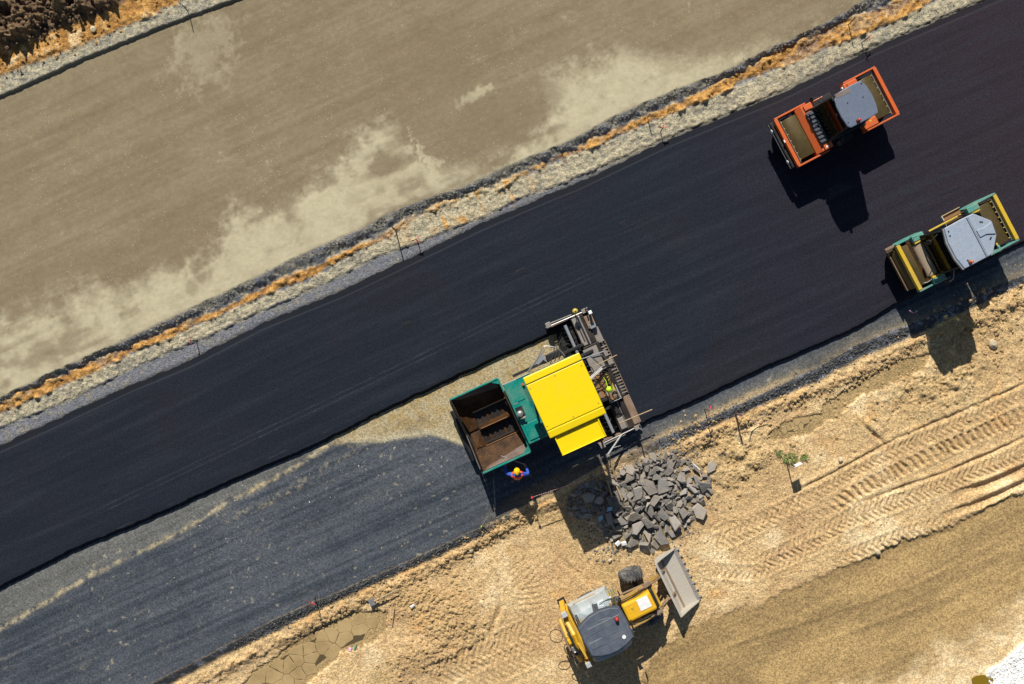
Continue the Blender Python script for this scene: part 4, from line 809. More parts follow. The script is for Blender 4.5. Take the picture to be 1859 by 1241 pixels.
def backhoe():
    g0 = G(1135, 1110); o = W(1130, 1115, .8); a = R(26)
    o = o + Vector((-math.sin(a), math.cos(a), 0)) * .10
    t = empty('backhoe_loader', (o.x, o.y, -.30), a)
    tag(t, 'yellow backhoe loader with slate cab roof parked on the sand', 'backhoe')
    YD = M['yellow_dirty']; BK = M['black']; AR = paint('scuffed_arm_paint', (.34, .20, .04), .6, .8, dust=(.24, .17, .10), wear=(.10, .06, .03)); YB = paint('bonnet_yellow', (.72, .40, .015), .32, .2); BU = M['bucket']
    for s_ in (-1, 1): wheel(t, 1.05, s_ * 1.02 + .08, .52, .42, R(-9)); wheel(t, -1.05, s_ * .84 + .03, .72, .44)
    bx(t, 'front_axle', BK, (1.05, .08, .52), (.2, 1.7, .2)); bx(t, 'chassis', BK, (-.1, .05, .85), (3.4, .8, .4))
    hd = bx(t, 'bonnet', YB, (.78, .10, 1.45), (1.36, .86, .74), bevel=.09, taper=(.96, .92)); bx(hd, 'bonnet_glare', M['white'], (1.02, .18, 1.828), (.50, .50, .02), (0, 0.02, 0), .008); bx(hd, 'nose_grille', BK, (1.50, .10, 1.35), (.12, .78, .6), bevel=.04); bx(hd, 'filler_cap', YD, (.5, .22, 1.835), (.09, .09, .03)); tb(hd, 'exhaust_pipe', BK, [(.22, -.22, 1.8), (.22, -.30, 2.1), (.34, -.34, 2.12)], .035)  # white plate on the bonnet top is sun glare put in as colour
    bx(hd, 'side_tank', YD, (.30, -.42, 1.35), (.7, .22, .4), bevel=.03)
    # loader arms
    for s_ in (-1, 1):
        y = s_ * .62 + .08; am = MB().tube([(-.05, y, 1.72), (.75, y, 1.66), (1.45, y, 1.40), (2.10, y * .86, .72)], .085, 6).build('loader_arm', AR, t, 0, False)
        cy(am, 'lift_cylinder', M['rust'], (.2, y + s_ * .02, 1.2), (1.4, y, 1.28), .045); cy(am, 'tilt_cylinder', M['rust'], (1.05, y, 1.66), (1.95, y * .8, 1.08), .04); bx(am, 'tilt_link', M['rust'], (2.0, y * .8, .98), (.62, .06, .08), (0, .45, 0)); cy(am, 'pivot_pin', M['steel'], (2.08, y * .86 - .12, .72), (2.08, y * .86 + .12, .72), .05)
        for k in range(2): tb(am, 'hydraulic_hose', M['hose'], curve_pts([(.1, y - s_ * .1, 1.72), (.8, y - s_ * (.1 + .03 * k), 1.76), (1.4, y - s_ * .09, 1.52), (1.9, y * .86 - s_ * .05, 1.05)]), .016)
        bx(am, 'arm_plate', M['rust'], (1.45, y, 1.44), (.34, .2, .1), (0, .45, 0), .02)
        bx(am, 'work_light', M['dark_grey'], (.15, s_ * .72 + .08, 1.78), (.14, .16, .14), bevel=.02)
    tb(t, 'cross_tube', YD, [(1.62, -.45, 1.18), (1.62, .60, 1.18)], .05)
    # bucket
    yb0, yb1 = -1.36, 1.14
    prof = [(2.22, .92), (2.26, .50), (2.40, .22), (2.64, .10), (3.22, .085)]
    sh = MB()
    inn = prof; outp = [(x - .035, z - .03) for x, z in prof]; poly = inn + outp[::-1]
    bk = MB().prism(poly, yb0, yb1, 'y').build('bucket', BU, t, .0)
    for y in (yb0, yb1): pr(bk, 'bucket_side', BU, [(2.19, .95), (2.23, .45), (2.40, .17), (2.64, .06), (3.28, .06), (3.2, .22), (2.58, .62)], y - .025, y + .025, 'y', .006)
    bx(bk, 'cutting_edge', M['plate'], (3.26, (yb0 + yb1) / 2, .085), (.16, yb1 - yb0, .03), bevel=.004)
    for i in range(8): bx(bk, 'tooth', M['steel'], (3.34, yb0 + .12 + i * (yb1 - yb0 - .24) / 7, .09), (.20, .08, .05), bevel=.01, taper=(.9, .7))
    bx(bk, 'top_lip', BU, (2.21, (yb0 + yb1) / 2, .945), (.10, yb1 - yb0, .06), bevel=.01); bx(bk, 'wear_strip', M['rust'], (2.54, (yb0 + yb1) / 2, .165), (.09, yb1 - yb0 - .1, .02), (0, .45, 0), .0)
    for y in (-.5, .6): pr(bk, 'bucket_bracket', M['rust'], [(2.16, .9), (1.98, .8), (2.0, .6), (2.2, .45), (2.5, .30), (2.3, .6)], y - .03, y + .03, 'y', .004)
    # cab
    bx(t, 'cab_base', M['pale_panel'], (-.95, .05, 1.15), (1.75, 1.7, .55), bevel=.06)
    for s_ in (-1, 1):
        f = pr(t, 'mudguard', M['pale_panel'], [(-1.95, 1.15), (-1.85, 1.52), (-1.5, 1.66), (-.55, 1.66), (-.2, 1.4), (-.1, 1.1)], s_ * .62 + .05, s_ * 1.32 + .03, 'y', .04); bx(f, 'mudguard_edge', M['wood'], (-1.15, s_ * 1.33 + .03, 1.60), (1.0, .05, .06))
    bx(t, 'step_grille', M['steel'], (-.02, 1.0, 1.25), (.4, .28, .05)); 
    for k in range(4): bx(t, 'step_bar', M['lamp_yellow'], (-.16 + .1 * k, 1.02, 1.30), (.04, .26, .05), bevel=.006)
    lo = [(-1.78, -.78, 1.4), (-.9, -.92, 1.4), (.06, -.66, 1.4), (.10, .10, 1.4), (.06, .80, 1.4), (-.9, 1.04, 1.4), (-1.78, .9, 1.4)]
    hi = [(-1.70, -.50, 2.62), (-.95, -.72, 2.62), (-.06, -.52, 2.62), (-.02, .12, 2.62), (-.06, .74, 2.62), (-.95, .92, 2.62), (-1.70, .70, 2.62)]
    for i in range(7):
        j = (i + 1) % 7; plate(t, 'windscreen' if i in (2, 3) else 'cab_window', M['glass_pale'], [lo[i], lo[j], hi[j], hi[i]], .008)
        if i not in (3,): tb(t, 'cab_pillar', M['dark_grey'], [lo[i], hi[i]], .035)
    seat(t, -.75, .1, 1.3, M['seat'], 1)
    rp = [(.03, -.56), (.07, .12), (.03, .76), (-.30, .92), (-.75, 1.0), (-1.2, .96), (-1.55, .84), (-1.80, .72), (-1.84, .1), (-1.80, -.52), (-1.5, -.68), (-1.1, -.78), (-.7, -.78), (-.3, -.70)]
    rf = pr(t, 'roof', M['roof_slate'], rp, 2.60, 2.70, bevel=.04)
    cx, cyy = -.9, .11
    pr(rf, 'roof_rim', M['dark_grey'], [(cx + (x - cx) * 1.045, cyy + (y - cyy) * 1.05) for x, y in rp], 2.55, 2.605, bevel=.015)
    for y, x0, x1 in ((.52, -1.5, -.1), (.28, -1.7, -.2), (-.02, -1.7, -1.1), (-.05, -.9, -.25), (-.30, -1.6, -.3), (.72, -1.2, -.4)): bx(rf, 'roof_rib', M['grey_paint'] if y in (.52, -.02) else M['roof_slate'], ((x0 + x1) / 2, y, 2.703), (x1 - x0, .025, .016), bevel=.005)
    bx(rf, 'roof_hatch', M['roof_slate'], (-1.45, -.16, 2.705), (.46, .26, .02), bevel=.006); cy(rf, 'roof_cap', M['white'], (-.30, -.38, 2.70), (-.30, -.38, 2.715), .08, .08, 18)
    for q in ((-.02, .55), (-.02, -.35), (-1.74, .55), (-1.74, -.35)): bx(rf, 'work_light', BK, (q[0], q[1], 2.50), (.12, .16, .12), bevel=.02)
    bx(rf, 'roof_scuff', M['grey_paint'], (-.7, .62, 2.703), (.5, .02, .006), (0, 0, -.2), 0); beacon(t, -.25, .42, 2.70, M['red_lamp'], .085)
    for s_, y in ((1, .95), (-1, -.85)):
        mr = tb(t, 'mirror_arm', BK, [(.02, y * .8, 2.2), (.22, y * 1.05, 2.25), (.26, y * 1.12, 2.1)], .014); bx(mr, 'mirror', BK, (.27, y * 1.13, 1.95), (.05, .16, .26), bevel=.02)
    wd = bx(t, 'rear_shelf', M['pale_panel'], (-1.72, .05, 1.42), (.3, 1.5, .06)); tb(t, 'wiper', BK, [(-.35, 1.0, 1.9), (-.65, 1.02, 2.1)], .014); bx(t, 'door_handle', M['white'], (-.55, 1.03, 1.75), (.2, .03, .04))
    # rear frame, stabilisers, folded boom
    bx(t, 'rear_frame', YD, (-2.02, .05, .85), (.10, 2.2, .9)); bx(t, 'slide_rail', YD, (-2.14, .05, 1.22), (.12, 2.3, .12)); bx(t, 'slide_rail', YD, (-2.14, .05, .55), (.12, 2.3, .12))
    for s_ in (-1, 1):
        sb = bx(t, 'stabiliser', YD, (-2.15, s_ * 1.15 + .05, 1.0), (.22, .2, 1.6), bevel=.02); bx(sb, 'stabiliser_cap', M['pale_panel'], (-2.15, s_ * 1.15 + .05, 1.84), (.24, .24, .09), bevel=.03); bx(sb, 'stabiliser_foot', BK, (-2.15, s_ * 1.15 + .05, .12), (.34, .34, .06))
    bm = MB().tube([(-2.22, -.78, 1.35), (-2.20, -.30, 1.72), (-2.16, .30, 1.85), (-2.22, .84, 1.55)], .11, 6).build('boom', YB, t); bx(bm, 'boom_plate', YD, (-2.10, -.45, 1.92), (.12, .75, .05), (0, 0, .1)); cy(bm, 'boom_cylinder', M['steel'], (-2.36, -.7, 1.45), (-2.36, .45, 1.80), .05)
    dp = MB().tube([(-2.45, .95, 1.35), (-2.46, .30, 1.70), (-2.44, -.55, 1.62), (-2.42, -1.05, 1.2)], .085, 6).build('dipper', YD, t); cy(dp, 'dipper_cylinder', M['rust'], (-2.58, .8, 1.5), (-2.58, -.3, 1.7), .04); bx(dp, 'knuckle', YB, (-2.42, .10, 1.82), (.18, .22, .12), bevel=.03); bx(dp, 'valve_block', M['steel'], (-2.42, -.25, 1.80), (.16, .2, .12), bevel=.02); bx(dp, 'valve_block', BK, (-2.40, -.50, 1.72), (.18, .16, .14), bevel=.02); bx(dp, 'clamp', M['white'], (-2.36, -.38, 1.86), (.2, .04, .05))
    tb(dp, 'hose', M['hose'], [(-2.62 - .26 + .26 * math.cos(k), .42 + .32 * math.sin(k), 1.45 + .1 * math.sin(k)) for k in [j * 2 * math.pi / 16 for j in range(16)]], .016, closed=True); tb(dp, 'hose', M['hose'], curve_pts([(-2.5, -.05, 1.55), (-2.75, -.10, 1.45), (-2.82, -.42, 1.35), (-2.68, -.74, 1.25), (-2.5, -.80, 1.3)]), .018)
    for k in range(5): tb(dp, 'hydraulic_hose', M['hose'], curve_pts([(-2.28 + .02 * k, .75 - .1 * k, 1.75), (-2.34, .35 - .12 * k, 1.98), (-2.30, -.15 - .1 * k, 1.95), (-2.2, -.55 - .06 * k, 1.7)]), .016)
    hb = MB().prism([(-2.75, .15), (-2.35, .10), (-2.3, .5), (-2.5, .62), (-2.62, .5), (-2.5, .3)], -1.35, -.75, 'y').build('digging_bucket', M['rust'], t, .01)
backhoe()

# ------------------------------------------------------------------ worker beside the hopper
def person(name, base, rz, label, J, rad, E_, mats, vest_band=True):
    me = bpy.data.meshes.new(name + '_skeleton'); names = list(J); me.from_pydata([J[n] for n in names], [(names.index(a), names.index(b)) for a, b in E_], []); me.update()
    tmp = bpy.data.objects.new(name + '_skeleton', me); col.objects.link(tmp)
    sk = tmp.modifiers.new('skin', 'SKIN'); sk.use_smooth_shade = True
    for i, n in enumerate(names):
        v = me.skin_vertices[0].data[i]; r = rad[n]; v.radius = r if isinstance(r, tuple) else (r, r); v.use_root = (n == 'pelvis')
    sub = tmp.modifiers.new('sub', 'SUBSURF'); sub.levels = 2; sub.render_levels = 2
    dg = bpy.context.evaluated_depsgraph_get(); ev = tmp.evaluated_get(dg)
    body = bpy.data.meshes.new_from_object(ev, depsgraph=dg); body.name = name
    bpy.data.objects.remove(tmp)
    body.materials.clear()
    for m in mats: body.materials.append(m)
    pts = {n: Vector(J[n]) for n in names}
    for p in body.polygons:
        c = p.center; best = min(E_, key=lambda e: seg_d(c, pts[e[0]], pts[e[1]])); k = best[1]
        p.material_index = {'f': 2, 'h': 2}.get(k[0] if k[:2] in ('f_', 'h_') else '', 0)
        if k.startswith(('knee', 'ankle')) : p.material_index = 1
        if k.startswith('toe'): p.material_index = 3
        if k in ('head', 'crown'): p.material_index = 2
        if k == 'hipL' or k == 'hipR': p.material_index = 1
        p.use_smooth = True
    o = bpy.data.objects.new(name, body); col.objects.link(o); o.location = base; o.rotation_euler = (0, 0, rz)
    tag(o, label, 'person')
    # vest: shell lifted off the torso faces
    vv = {}; V = []; F = []; FM = []
    for p in body.polygons:
        c = p.center; best = min(E_, key=lambda e: seg_d(c, pts[e[0]], pts[e[1]]))
        if best[1] in ('waist', 'chest', 'neck', 'shL', 'shR') and c.z < J['neck'][2] + .0 and c.z > J['pelvis'][2] - .02:
            f = []
            for i in p.vertices:
                if i not in vv:
                    vv[i] = len(V); v = body.vertices[i]; V.append(v.co + v.normal * .022)
                f.append(vv[i])
            F.append(f); h = (c - pts['pelvis']).length; FM.append(1 if abs(h - .30) < .035 else 0)
    vm = bpy.data.meshes.new('vest'); vm.from_pydata(V, [], F); vm.update(); vm.materials.append(M['vest']); vm.materials.append(M['vest_band'])
    for p, i in zip(vm.polygons, FM): p.material_index = i; p.use_smooth = True
    ov = bpy.data.objects.new('vest', vm); col.objects.link(ov); ov.parent = o
    sd = ov.modifiers.new('thick', 'SOLIDIFY'); sd.thickness = .012
    return o
def seg_d(c, a, b):
    d = b - a; L = d.length_squared; t = 0 if L == 0 else max(0, min(1, (c - a).dot(d) / L)); return (c - a - d * t).length
def hand(J, rad, E_, s_, wrist, fwd, side, curl=Vector((0, 0, -1))):
    w = Vector(J[wrist]); fwd = Vector(fwd).normalized(); side = Vector(side).normalized()
    palm = w + fwd * .07; J['h_palm' + s_] = tuple(palm); rad['h_palm' + s_] = (.040, .022); E_.append((wrist, 'h_palm' + s_))
    for k, (off, ln) in enumerate(((-.032, .070), (-.011, .082), (.011, .078), (.032, .062))):
        a = palm + fwd * .035 + side * off; b = a + fwd * ln * .5 + curl * .012; c = b + (fwd * .55 + curl * .8).normalized() * ln * .5
        pn = 'h_palm' + s_
        for nm_, q, r in (('f_a%d' % k, a, .010), ('f_b%d' % k, b, .009), ('f_c%d' % k, c, .008)):
            J[nm_ + s_] = tuple(q); rad[nm_ + s_] = r; E_.append((pn, nm_ + s_)); pn = nm_ + s_
    th = w + fwd * .03 + side * .04; th2 = th + (fwd * .6 + side * .5 + curl * .5).normalized() * .05
    J['f_t1' + s_] = tuple(th); J['f_t2' + s_] = tuple(th2); rad['f_t1' + s_] = .012; rad['f_t2' + s_] = .009; E_ += [(wrist, 'f_t1' + s_), ('f_t1' + s_, 'f_t2' + s_)]
def worker():
    J = dict(pelvis=(0, -.20, .93), waist=(0, -.13, 1.09), chest=(0, -.01, 1.31), neck=(0, .10, 1.49), head=(0, .15, 1.60), crown=(0, .17, 1.72),
             shL=(-.20, .02, 1.40), elL=(-.45, .08, 1.24), wrL=(-.50, .38, 1.20), shR=(.20, .02, 1.40), elR=(.47, -.02, 1.24), wrR=(.40, .28, 1.16),
             hipL=(-.10, -.20, .88), kneeL=(-.13, .0, .50), ankleL=(-.14, -.02, .09), toeL=(-.15, .15, .045), hipR=(.10, -.20, .88), kneeR=(.14, -.06, .50), ankleR=(.15, -.10, .09), toeR=(.17, .07, .045))
    rad = dict(pelvis=(.155, .115), waist=(.145, .11), chest=(.185, .14), neck=.065, head=(.082, .095), crown=.075, shL=.105, elL=.085, wrL=.05, shR=.105, elR=.085, wrR=.05, hipL=.095, kneeL=.068, ankleL=.05, toeL=.042, hipR=.095, kneeR=.068, ankleR=.05, toeR=.042)
    E_ = [('pelvis', 'waist'), ('waist', 'chest'), ('chest', 'neck'), ('neck', 'head'), ('head', 'crown'), ('chest', 'shL'), ('shL', 'elL'), ('elL', 'wrL'), ('chest', 'shR'), ('shR', 'elR'), ('elR', 'wrR'), ('pelvis', 'hipL'), ('hipL', 'kneeL'), ('kneeL', 'ankleL'), ('ankleL', 'toeL'), ('pelvis', 'hipR'), ('hipR', 'kneeR'), ('kneeR', 'ankleR'), ('ankleR', 'toeR')]
    hand(J, rad, E_, 'L', 'wrL', (.35, 1, -.1), (1, -.3, 0)); hand(J, rad, E_, 'R', 'wrR', (-.6, .8, -.1), (-.8, -.6, 0))
    p = W(939, 857, 1.72); z0 = .0
    o = person('person', (p.x - .0, p.y - .16, z0), R(4), 'worker in yellow helmet, orange vest and blue jacket standing beside the hopper', J, rad, E_, [M['blue_cloth'], M['navy_cloth'], M['skin'], M['boots']])
    c = (0, .165, 1.665)
    h = MB().ball(c, .122, (1, 1.14, .98), 20, 8, zmin=0).build('helmet', M['helmet'], o, 0, True); MB().prism([(.128 * math.cos(k), .148 * math.sin(k) + .165 + (.035 if math.sin(k) > .3 else 0)) for k in [j * math.pi / 10 for j in range(20)]], 1.655, 1.668).build('brim', M['helmet'], h)
    bx(h, 'ridge', M['helmet'], (0, .165, 1.783), (.03, .2, .02), bevel=.006)
    fc = MB().ball((0, .262, 1.585), .018, (.8, 1.2, 1.3), 8, 5).build('nose', M['skin'], o, 0, True)
    for s_ in (-1, 1): MB().ball((s_ * .033, .245, 1.61), .012, nu=8, nv=5).build('eye', M['black'], o, 0, True); MB().ball((s_ * .088, .155, 1.60), .03, (.4, .8, 1.2), 8, 5).build('ear', M['skin'], o, 0, True)
    bx(o, 'mouth', M['rust_brown'], (0, .252, 1.555), (.045, .01, .01), bevel=0)
    a = Vector((.38, .36, 1.14)); b = Vector((-.62, .86, 1.55))
    M4 = o.matrix_basis; rod = tb(None, 'lute_handle', M['pale_panel'], [M4 @ a, M4 @ b], .014); tag(rod, 'thin pale rod held by the worker, reaching into the hopper', 'tool handle')
worker()

# ------------------------------------------------------------------ heap of broken asphalt
M['chunk'] = None
def chunk_mat(name, c):
    t = NT(name); v = t.coord(); n1 = t.noise(v, 14, 6, .7); n2 = t.noise(v, 60, 3, .7); n0 = t.noise(v, 3, 3)
    oi = t.new('ShaderNodeObjectInfo'); k = t.math('MULTIPLY', t.ramp(n1, .25, .75, .72, 1.28), t.ramp(n2, .2, .8, .75, 1.25)); k = t.math('MULTIPLY', k, t.ramp(oi.outputs['Random'], 0, 1, .62, 1.42))
    cc = t.mix(1.0, c, t.gray(k), 'MULTIPLY'); cc = t.mix(t.ramp(n0, .42, .72, 0, .6), cc, (.32, .27, .19)); t.base(cc); t.bump(n1, .6, .04); return t.set(.9, 0, .2)
CH = [chunk_mat('broken_asphalt', (.25, .228, .212)), chunk_mat('broken_asphalt_brown', (.30, .265, .225)), chunk_mat('broken_asphalt_dark', (.185, .175, .168))]
def chunk_mesh(i, rs):
    n = rs.choice([5, 5, 6, 6, 7]); th = rs.uniform(.32, .6); an = sorted(rs.uniform(0, 2 * math.pi) * .35 + 2 * math.pi * k / n for k in range(n)); el = rs.uniform(.6, .95)
    top = []; bot = []; mid = []
    for a in an:
        r = rs.uniform(.72, 1.0); x, y = r * math.cos(a), r * math.sin(a) * el
        top.append((x * .93, y * .93, th / 2 + rs.uniform(-.05, .05))); mid.append((x * 1.04 + rs.uniform(-.04, .04), y * 1.04, rs.uniform(-.06, .06))); bot.append((x * rs.uniform(.75, .95), y * .85, -th / 2 + rs.uniform(-.05, .05)))
    v = top + mid + bot + [(rs.uniform(-.1, .1), rs.uniform(-.1, .1), th / 2 + rs.uniform(0, .06))]; f = []; c = 3 * n
    for k in range(n):
        j = (k + 1) % n; f += [(k, j, c)[::1], (n + k, n + j, j, k), (2 * n + k, 2 * n + j, n + j, n + k)]
    f.append(tuple(2 * n + k for k in range(n))[::-1])
    me = bpy.data.meshes.new('asphalt_chunk'); me.from_pydata(v, [], f); me.update(); me.materials.append(CH[i % 3]); return me
rs = random.Random(5)
CM = [chunk_mesh(i, rs) for i in range(18)]
PILE = [(1022, 910), (1060, 878), (1105, 872), (1135, 848), (1160, 838), (1195, 820), (1225, 815), (1255, 838), (1282, 858), (1292, 885), (1275, 925), (1250, 950), (1228, 968), (1200, 975), (1190, 1000), (1160, 1000), (1140, 985), (1105, 982), (1095, 960), (1085, 935), (1035, 940)]
pts_ = []; tries = 0
while tries < 20000 and len(pts_) < 280:
    tries += 1; x, y = rs.uniform(1030, 1300), rs.uniform(805, 1005)
    if not inpoly(np.array([x]), np.array([y]), PILE)[0]: continue
    dens = math.exp(-(((x - 1175) / 95) ** 2 + ((y - 905) / 80) ** 2)); r = 5.5 + 9 * rs.random() ** 1.6 + 7 * (rs.random() < .25) * (dens > .25)
    if x < 1095: r *= .9
    if y < 855: r *= .75
    if all(math.hypot(x - a, y - b) > (r + q) * .60 for a, b, q in pts_): pts_.append((x, y, r))
pts_.sort(key=lambda q: q[2])
GRP = 'broken asphalt chunks in the rubble heap'; HEAP = []
for k, (x, y, r) in enumerate(pts_):
    p = G(x, y); s_ = r / S * 1.15
    o = bpy.data.objects.new('asphalt_chunk', CM[k % 18]); col.objects.link(o)
    dens = math.exp(-(((x - 1175) / 80) ** 2 + ((y - 905) / 65) ** 2))
    o.location = (p.x, p.y, p.z + s_ * .26 + .10 * dens * rs.random()); o.scale = (s_, s_, s_ * rs.uniform(.6, .95)); o.rotation_euler = (rs.gauss(0, .30), rs.gauss(0, .30), rs.uniform(0, 6.28))
    HEAP.append((x, y, r, o))
ORD = ['first', 'second', 'third', 'fourth', 'fifth', 'sixth', 'seventh', 'eighth', 'ninth', 'tenth', 'eleventh', 'twelfth']
def nth(n): return ORD[n] if n < 12 else str(n + 1) + ('th' if (n + 1) % 10 not in (1, 2, 3) else {1: 'st', 2: 'nd', 3: 'rd'}[(n + 1) % 10])
HEAP.sort(key=lambda q: q[1]); rows = []
for q in HEAP:
    if not rows or q[1] - rows[-1][0][1] > 16: rows.append([])
    rows[-1].append(q)
for ri, row in enumerate(rows):
    row.sort(key=lambda q: q[0])
    for ci, (x, y, r, o) in enumerate(row):
        size = 'large' if r > 14 else 'middling' if r > 9 else 'small'; left = ci < len(row) / 2; k = ci if left else len(row) - 1 - ci
        tag(o, size + ' asphalt chunk, ' + nth(k) + ' from the ' + ('left' if left else 'right') + ' in the ' + nth(ri) + ' row of the rubble heap', 'asphalt chunk', GRP)
def single_chunk(px, py, r, mi, lab, rz, mat=None, tilt=(0, 0)):
    p = G(px, py); s_ = r / S; o = bpy.data.objects.new('asphalt_chunk', CM[mi].copy() if mat else CM[mi]); col.objects.link(o)
    if mat: o.data.materials.clear(); o.data.materials.append(mat)
    o.location = (p.x, p.y, p.z + s_ * .26); o.scale = (s_, s_ * .85, s_ * .6); o.rotation_euler = (*tilt, rz); tag(o, lab, 'asphalt chunk')
single_chunk(1290, 848, 15, 4, 'pale grey asphalt slab lying alone right of the rubble heap, by the orange soil', 1.2)
single_chunk(1268, 878, 19, 7, 'large flat purple grey slab at the right rim of the rubble heap', .3)
bs_ = paint('pale_blue_plastic', (.25, .48, .60), .5, .2)
for q in ((1104, 921, .5), (1088, 938, 1.1)):
    p = G(q[0], q[1]); o = pr(None, 'plastic_scrap', bs_, [(-.16, -.06), (.1, -.11), (.17, .03), (-.02, .10)], 0, .02, bevel=0); o.location = (p.x, p.y, p.z + .34); o.rotation_euler = (.2, -.2, q[2])
    tag(o, 'pale blue scrap in the shaded part of the rubble heap, ' + ('upper one' if q[1] < 930 else 'lower one'), 'scrap', 'blue scraps in the heap')
for px, py, s_, lab in ((1121, 985, .10, 'white block at the bottom left of the rubble heap, left one of two'), (1132, 985, .09, 'white block at the bottom left of the rubble heap, right one of two')):
    p = G(px, py); o = bx(None, 'concrete_block', M['white'], (0, 0, 0), (.22, .16, .12), bevel=.02); o.location = (p.x, p.y, p.z + .12); o.rotation_euler = (.2, .1, rs.random()); tag(o, lab, 'block')
p = G(1262, 845); o = bx(None, 'wooden_lath', M['white'], (0, 0, 0), (.40, .05, .03), bevel=.004); o.location = (p.x, p.y, p.z + .3); o.rotation_euler = (0, .1, R(-42)); tag(o, 'short white lath on the upper right of the rubble heap', 'lath')

# ------------------------------------------------------------------ scattered stones and clods (uncountable)
def scatter(name, mat, pts, lab, cat):
    V = []; F = []; n = 0
    base_v = [(0, 0, 1), (.9, 0, .3), (.25, .85, .3), (-.75, .5, .3), (-.7, -.55, .3), (.3, -.85, .3), (.5, .3, -.5), (-.4, .4, -.5), (-.1, -.6, -.5)]
    base_f = [(0, 1, 2), (0, 2, 3), (0, 3, 4), (0, 4, 5), (0, 5, 1), (1, 6, 2), (2, 6, 7), (2, 7, 3), (3, 7, 4), (4, 7, 8), (4, 8, 5), (5, 8, 1), (1, 8, 6), (6, 8, 7)]
    for x, y, r in pts:
        p = W(x, y, 0); z = hz(p.x, p.y); k = (HC - z) / HC; p = Vector((p.x * k, p.y * k, z)); s_ = r / S; a = rs.uniform(0, 6.28); ca, sa = math.cos(a) * s_, math.sin(a) * s_; f1, f2 = rs.uniform(.7, 1.2), rs.uniform(.5, .9)
        for v in base_v:
            q = (v[0] + rs.uniform(-.2, .2)) * f1, v[1] + rs.uniform(-.2, .2), v[2] * f2
            V.append((p.x + q[0] * ca - q[1] * sa, p.y + q[0] * sa + q[1] * ca, p.z + q[2] * s_ * .8 + s_ * .1))
        F += [tuple(i + n for i in f) for f in base_f]; n += 9
    me = bpy.data.meshes.new(name); me.from_pydata(V, [], F); me.update(); me.materials.append(mat); o = bpy.data.objects.new(name, me); col.objects.link(o); tag(o, lab, cat, kind='stuff')
def stone_mat(name, a, b):
    t = NT(name); v = t.coord(); n = t.noise(v, 3.5, 4, .8); n2 = t.noise(v, 40, 3); t.base(t.mix(t.ramp(n2, .3, .7, 0, 1), t.mix(t.ramp(n, .35, .65), a, b), t.mix(.5, a, b))); return t.set(.95, 0, .15)
def rect(n, cx, cyy, lu, lv, r0, r1, g=True, ang=24.3):
    out = []; a = R(ang)
    for _ in range(n):
        u = rs.gauss(0, .5) * lu if g else rs.uniform(-1, 1) * lu; v = rs.gauss(0, .5) * lv if g else rs.uniform(-1, 1) * lv
        out.append((cx + u * math.cos(a) + v * math.sin(a), cyy - u * math.sin(a) + v * math.cos(a), r0 * (r1 / r0) ** (rs.random() ** 2.5)))
    return out
def along(B, u0, u1, n, off, w, r0, r1):
    out = []
    for _ in range(n):
        u = rs.uniform(u0, u1); v = float(B(u)) + off + rs.gauss(0, w); out.append((u * EU[0] + v * EV[0], u * EU[1] + v * EV[1], r0 * (r1 / r0) ** (rs.random() ** 2.5)))
    return out
cl = rect(900, 815, 1120, 75, 70, 1.2, 6, ang=-40) + rect(260, 745, 1090, 60, 26, 1.2, 5) + rect(260, 760, 1190, 80, 30, 1.2, 5) + rect(420, 1350, 830, 110, 60, 1, 5) + rect(650, 1700, 690, 200, 70, 1, 5) + rect(380, 1790, 575, 110, 45, 1.2, 7) + along(BS, 10, 500, 900, 6, 9, 1, 4.5) + along(BS, 850, 1500, 800, 8, 10, 1, 4.5) + rect(900, 1400, 1000, 330, 110, .8, 2.6) + rect(500, 900, 1100, 220, 140, .8, 2.4) + rect(260, 1255, 800, 60, 40, 1, 4)
cl = [q for q in cl if not (inpoly(np.array([q[0]]), np.array([q[1]]), MUD_L)[0])]
scatter('soil_clods', stone_mat('clod_soil', alb(176, 146, 100), alb(206, 176, 128)), cl, 'loose clods of sandy soil strewn over the bare ground', 'clods')
gv = along(B3, -300, 1600, 2200, 9, 5, .7, 1.7) + along(B5, -300, 1600, 1500, 10, 6, .6, 1.6)
scatter('verge_gravel', stone_mat('gravel_stone', alb(120, 118, 112), alb(196, 188, 166)), gv, 'loose grey gravel along the road verges', 'gravel')
dg_ = along(BG, 760, 1400, 1500, -9, 6, .8, 2.6) + along(BG, -100, 460, 1100, -5, 5, .8, 2.4)
scatter('shoulder_gravel', stone_mat('dark_gravel_stone', alb(62, 64, 66), alb(122, 120, 114)), dg_, 'dark gravel along the lower edge of the road', 'gravel')
oc = along(B4, -300, 1600, 420, 10, 4, .7, 2.4) + along(B1, -100, 400, 160, -12, 10, 1, 4)
scatter('ochre_clods', stone_mat('ochre_clod', alb(166, 120, 64), alb(202, 154, 90)), oc, 'orange sandy clods in the verge trench', 'clods')
dk_ = rect(420, 80, 20, 120, 40, 1.2, 5)
scatter('dark_clods', stone_mat('dark_clod', alb(92, 76, 62), alb(140, 116, 90)), dk_, 'dark earth clods in the top left corner', 'clods')
cr = rect(420, 1180, 860, 110, 40, 1, 4) + rect(260, 1130, 985, 70, 25, .8, 3.5) + rect(200, 1240, 960, 50, 40, .8, 3) + rect(160, 1080, 960, 30, 50, .8, 3)
scatter('asphalt_crumbs', stone_mat('crumb', (.10, .10, .10), (.2, .18, .15)), cr, 'small asphalt crumbs around the rubble heap', 'crumbs')
wg = [q for q in rect(900, 1835, 1215, 70, 60, 1, 3.2, False)if inpoly(np.array([q[0]]), np.array([q[1]]), [(1792, 1262), (1808, 1205), (1880, 1150), (1900, 1270)])[0]]
scatter('white_gravel', stone_mat('white_stone', (.72, .73, .74), (.82, .81, .78)), wg, 'white crushed stone in the bottom right corner', 'gravel')
